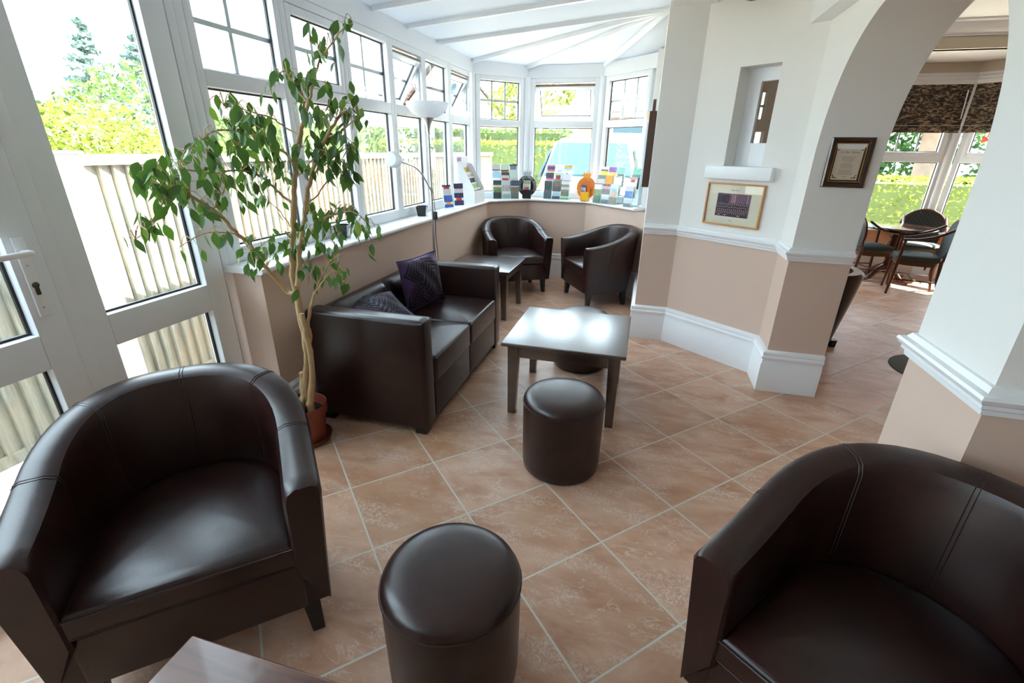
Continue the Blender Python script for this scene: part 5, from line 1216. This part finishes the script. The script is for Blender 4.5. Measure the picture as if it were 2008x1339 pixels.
tree('bush', 'bright yellow-green bush above the fence through the glazed side panel', 'bush', (-5.9, 4.0, GZ), [(0, 0, 1.35, .85, .8, .62, 1), (.3, -.7, 1.25, .6, .6, .5, .6), (-.1, .8, 1.2, .7, .6, .5, .6)], 9000, .032, M['lf_yellow'], 2, T0)
tree('bush', 'mid green bush behind the yellow-green bush above the fence', 'bush', (-8.2, 6.6, GZ), [(0, 0, 1.6, 1.2, 1.3, 1.1, 1), (-1.0, -1.6, 1.5, 1.0, 1.0, .9, .8)], 7000, .05, M['lf_green'], 3, T0)
tree('tree', 'light green tree at the left edge of the glazed side panel', 'tree', (-11.6, 3.0, GZ), [(0, 0, 2.4, .9, .9, 1.2, 1), (.3, .5, 1.4, .8, .8, .8, .6)], 6000, .06, M['lf_yellow'], 4, [([(0, 0, 0), (0, .05, 1.5), (.05, 0, 3)], .12, .05)])
def conifer(label, x, y, h, seed):
    bl = []; rr = random.Random(seed)
    for i in range(11):
        z = h * (.34 + .064 * i); rad = (h * .24) * (1 - i / 11.5) ** .8
        for k in range(3):
            a = rr.uniform(0, 6.28); bl.append((rad * .6 * math.cos(a), rad * .6 * math.sin(a), z + rr.uniform(-.15, .15), rad * .55, rad * .55, .12, 1 - i * .05))
    tree('conifer', label, 'tree', (x, y, GZ), bl, 3600, .10, M['lf_blue'], seed, [([(0, 0, 0), (0, .1, h * .5), (.1, 0, h)], .10, .03)], 'tall conifers beyond the fence')
conifer('taller pale conifer far beyond the fence, left of the pair', -20.0, 14.7, 5.5, 11)
conifer('shorter pale conifer far beyond the fence, right of the pair', -20.6, 17.2, 5.6, 12)
def hedge(label, x, y, rz_, sx, sy, h, seed, mat='lf_green', hn=5200, hs=.055):
    r = tree('clipped_hedge', label, 'hedge', (x, y, GZ), [(0, 0, h / 2, sx / 2, sy / 2, h / 2, 1)], int(hn * max(1, sx * h / 6)), hs, M[mat], seed, None, 'hedges across the road', True)
    r.rotation_euler = (0, 0, rz_)
    mb = MB(); mb.box(-sx / 2 + .12, sx / 2 - .12, -sy / 2 + .12, sy / 2 - .12, 0, h - .12); mb.build('twig_core', plain('hedge_core', srgb(70, 84, 44), .95), r, 0)
hedge('clipped yellow-green hedge behind the white car, left stretch', -4.6, 13.2, 0.12, 5.2, 1.2, 1.75, 21, 'lf_yellow')
hedge('taller green hedge behind the clipped hedge', -5.6, 16.5, 0.05, 6.0, 1.6, 2.15, 22)
hedge('green hedge behind the long fence', -9.0, 12.0, 1.15, 6.5, 1.4, 2.1, 23)
tree('tree', 'yellow-green tree above the open bay vent', 'tree', (-5.6, 27, GZ), [(0, 0, 4.6, 2.2, 2, 1.5, 1), (-1.8, .5, 3.8, 1.5, 1.5, 1.0, .6)], 2200, .13, M['lf_yellow'], 31, [([(0, 0, 0), (.1, 0, 2), (0, .1, 4.5)], .25, .1)])
# garden outside the dining bay
hedge('sunlit low hedge outside the dining window', 4.0, 10.3, -0.10, 5.6, 1.0, 1.20, 41, 'lf_yellow', 16000, .032)
tree('tree', 'dark green shrubbery behind the low dining window hedge', 'tree', (4.4, 15.2, GZ), [(0, 0, 2.2, 3.2, 1.6, 2.4, 1), (2.6, -.6, 2.0, 2.0, 1.4, 2.2, .7)], 9000, .085, M['lf_dark'], 42, T0)
tree('tree', 'copper red leaved tree with a pale trunk in the garden', 'tree', (5.32, 11.9, GZ), [(0, 0, 2.75, 1.3, .9, .7, 1), (-.7, .2, 2.4, .7, .6, .45, .5), (1.3, -.4, 2.2, .7, .6, .6, .5)], 2600, .07, M['lf_red'], 43, [([(0, 0, 0), (.05, .02, 1.2), (.02, .04, 2.2), (.2, 0, 3)], .20, .14)])
tree('tree', 'green tree on the right of the dining window garden', 'tree', (8.6, 11.6, GZ), [(0, 0, 1.7, 1.4, 1.2, 1.6, 1)], 5200, .075, M['lf_green'], 44, T0)

# ---- white car parked outside the bay
M['carpaint'] = plain('white_car_paint', (.82, .83, .84), .25, coat=.6); M['carglass'] = plain('blue_tinted_glass', srgb(22, 56, 66), .05, spec=.5); M['tyre'] = plain('tyre_rubber', (.02, .02, .02), .8)
car = thing('parked_car', 'white car parked outside the bay with its pale blue windscreen towards us', 'car', (-0.88, 7.55, GZ), deg(3))
def ring_car(y, zb, zt, wb, wt, r=.12):
    return [(-wb, y, zb), (-wb, y, zb + (zt - zb) * .45), (-wt, y, zt - r * .6), (-wt + r, y, zt), (wt - r, y, zt), (wt, y, zt - r * .6), (wb, y, zb + (zt - zb) * .45), (wb, y, zb)]
mb = MB(); mb.loft([ring_car(y, .22, zt, wb, wt) for y, zt, wb, wt in ((-1.05, .60, .74, .66), (-1.0, .80, .80, .72), (-.80, .96, .83, .74), (-.30, 1.06, .84, .72), (.02, 1.14, .84, .72))], 0, False, False, False); 
mb.loft([ring_car(y, .22, zt, wb, wt) for y, zt, wb, wt in ((.02, 1.14, .84, .72), (.62, 1.66, .84, .62), (.9, 1.73, .84, .62), (2.2, 1.74, .84, .62), (2.75, 1.66, .84, .62), (2.95, 1.1, .82, .72), (2.98, .5, .80, .70))], 0, False)
mb.face([ring_car(-1.05, .22, .60, .74, .66)[i] for i in range(8)]); mb.face([ring_car(2.98, .22, .5, .80, .70)[i] for i in range(8)]); mb.build('body', M['carpaint'], car, 50)
mb = MB(); mb.hexa([(-.67, .06, 1.165), (.67, .06, 1.165), (.55, .60, 1.620), (-.55, .60, 1.620), (-.67, .03, 1.20), (.67, .03, 1.20), (.55, .57, 1.655), (-.55, .57, 1.655)]); mb.build('windscreen', M['carglass'], car, 0)
for s in (-1, 1):
    mb = MB(); mb.extr([(s * .80, .35, 1.10), (s * .80, 2.6, 1.12), (s * .66, 2.45, 1.56), (s * .66, .72, 1.56)], (s * .03, 0, .0)); mb.build('side_window', M['carglass'], car, 0)
    mb = MB(); mb.sphere((s * .90, .18, 1.02), (.07, .035, .05)); mb.build('wing_mirror', M['carpaint'], car, 60)
    mb = MB(); mb.sphere((s * .60, -.93, .74), (.15, .10, .08)); mb.build('headlamp', M['clear'], car, 60)
    for y in (-.45, 2.2):
        mb = MB(lambda c, s=s, y=y: Vector((s * (.66 + c.z), y + c.x, .31 + c.y))); mb.lathe([(.31, 0), (.31, .18), (.20, .19), (.0, .19)], n=24, cap1=False); mb.build('wheel', M['tyre'], car, 40)
mb = MB(); mb.box(-.5, .5, -1.07, -1.04, .42, .58, 0, .01); mb.build('radiator_grille', M['black'], car, 30)

# unseen block added over the inner rooms to keep sun off the near fence
mb = MB(); mb.box(0.9, 7.0, -5.0, 3.2, 2.80, 8.6); struct(mb.build('unseen_sun_block', plain('cream_sun_block', (.7, .68, .62), .9), None, 0))
# ---- houses across the road
bk = NT('red_brick'); br = bk.n('ShaderNodeTexBrick', Scale=4.5); bk.link(bk.coord(), br.inputs['Vector'])
for k_, c in (('Color1', srgb(112, 66, 56)), ('Color2', srgb(124, 76, 64)), ('Mortar', srgb(120, 106, 96))): br.inputs[k_].default_value = c
bk.bsdf(Base_Color=br.outputs['Color'], Roughness=.9); M['brick'] = bk.m
rt = NT('pantile_roof'); oc = rt.coord(); wv_ = rt.n('ShaderNodeTexWave', Scale=2.6); rt.link(oc, wv_.inputs['Vector']); wv2 = rt.n('ShaderNodeTexWave', Scale=1.6, bands_direction='Z'); rt.link(oc, wv2.inputs['Vector'])
rt.bsdf(Base_Color=rt.mix(rt.math('MULTIPLY', wv_.outputs['Fac'], wv2.outputs['Fac']), srgb(62, 50, 46), srgb(104, 88, 82)), Roughness=.85); M['rooftile'] = rt.m
M['render'] = plain('cream_render', srgb(226, 206, 178), .9)
def house(label, x, y, rot, w, d, he, hr, wallm, seed, wins, gable=False):
    r = thing('house', label, 'house', (x, y, GZ), rot, 'houses across the road')
    mb = MB(); mb.box(-w / 2, w / 2, 0, d, 0, he)
    if gable: mb.extr([(-w / 2, 0, he), (w / 2, 0, he), (0, 0, hr)], (0, d, 0))
    else: mb.extr([(-w / 2, 0, he), (-w / 2, d, he), (-w / 2, d / 2, hr)], (w, 0, 0))
    mb.build('wall', wallm, r, 0)
    mb = MB(); e = .35
    if gable:
        for s in (-1, 1): mb.extr([(s * (w / 2 + e), -e, he - .2), (0, -e, hr + .1), (0, d + e, hr + .1), (s * (w / 2 + e), d + e, he - .2)], (0, 0, .12))
    else:
        for a, b in ((-e, he - .15), (d + e, he - .15)): mb.extr([(-w / 2 - e, a, b), (w / 2 + e, a, b), (w / 2 + e, d / 2, hr + .1), (-w / 2 - e, d / 2, hr + .1)], (0, 0, .12))
    mb.build('roof', M['rooftile'], r, 0)
    mb = MB(); mb.box(-w / 2 - e, w / 2 + e, -e - .1, -e + .02, he - .25, he - .1); mb.build('gutter', M['white'], r, 0)
    for wx, wz, ww, wh in wins:
        mb = MB(); bars(mb, wx - ww / 2, wx + ww / 2, wz, wz + wh, .07, -.03, .04); fr = mb.build('window', M['white'], r, 0)
        mb = MB(); mb.box(wx - ww / 2 + .07, wx + ww / 2 - .07, -.012, -.006, wz + .07, wz + wh - .07); mb.build('pane', M['carglass'], fr, 0)
    return r
house('red brick house with pantiled roof seen through the right bay window', 0.95, 21.5, deg(-2), 8.0, 6.0, 3.05, 4.9, M['brick'], 1, [(-1.85, 2.15, 1.5, .55), (1.4, 1.5, 1.6, 1.1)])
house('cream gabled house seen through the left bay window', -11.5, 28.0, deg(4), 6.8, 8.0, 3.0, 6.6, M['render'], 2, [(-1.5, 1.2, 1.4, 1.1), (1.6, 1.2, 1.4, 1.1), (0, 4.0, 1.2, 1.0)], True)
house('brick house far behind the long fence', -21.5, 25.0, deg(24), 7.0, 6.0, 3.0, 5.2, M['brick'], 3, [(-2, 1.2, 1.4, 1.1), (2, 1.2, 1.4, 1.1)])
lp = thing('lamp_post', 'pale street lamp post beyond the fence', 'lamp post', (-7.6, 10.2, GZ))
mb = MB(); mb.lathe([(.07, 0), (.07, 1.0), (.045, 1.05), (.035, 3.6)], n=12); mb.build('column', M['white'], lp, 40)
mb = MB(); mb.box(-.06, .30, -.06, .06, 3.58, 3.68, 0, .02); mb.build('lantern', M['white'], lp, 30)

# ------------------------------------------------------------------ light and camera
wd = bpy.data.worlds.new('sky'); SC.world = wd; wd.use_nodes = True; nt = wd.node_tree; nt.nodes.clear()
o = nt.nodes.new('ShaderNodeOutputWorld'); b = nt.nodes.new('ShaderNodeBackground'); b.inputs['Color'].default_value = (0.71, 0.865, 1.0, 1); b.inputs['Strength'].default_value = 1.0; nt.links.new(b.outputs[0], o.inputs[0])
sl = bpy.data.lights.new('sun', 'SUN'); sl.energy = 5.0; sl.angle = deg(0.53); sl.color = (1.0, 0.94, 0.84)
so = bpy.data.objects.new('sun', sl); COL.objects.link(so)
sd = Vector((0.92 * .52, 0.39 * .52, 0.855)); so.rotation_euler = sd.to_track_quat('Z', 'Y').to_euler(); so.location = sd * 20
cam = bpy.data.cameras.new('camera'); cam.sensor_width = 36; cam.sensor_fit = 'HORIZONTAL'; cam.lens = 16.4314; cam.clip_start = 0.05; cam.clip_end = 300
co = bpy.data.objects.new('camera', cam); COL.objects.link(co)
R = ((0.96436, 0.26421, 0.01404), (-0.11296, 0.36315, 0.92486), (-0.23926, 0.89349, -0.38005))
m = Matrix(((R[0][0], R[1][0], -R[2][0]), (R[0][1], R[1][1], -R[2][1]), (R[0][2], R[1][2], -R[2][2]))).to_4x4(); m.translation = (0, 0, 1.4396); co.matrix_world = m
SC.camera = co
SC.view_settings.view_transform = 'Standard'; SC.view_settings.look = 'None'; SC.view_settings.gamma = 1.0; SC.view_settings.use_curve_mapping = False
SC.view_settings.exposure = 3.68
SC.cycles.use_denoising = True
SC.cycles.max_bounces = 10; SC.cycles.diffuse_bounces = 5; SC.cycles.glossy_bounces = 4; SC.cycles.transparent_max_bounces = 24; SC.cycles.transmission_bounces = 6
SC.cycles.sample_clamp_indirect = 6.0
SC.cycles.caustics_reflective = False; SC.cycles.caustics_refractive = False
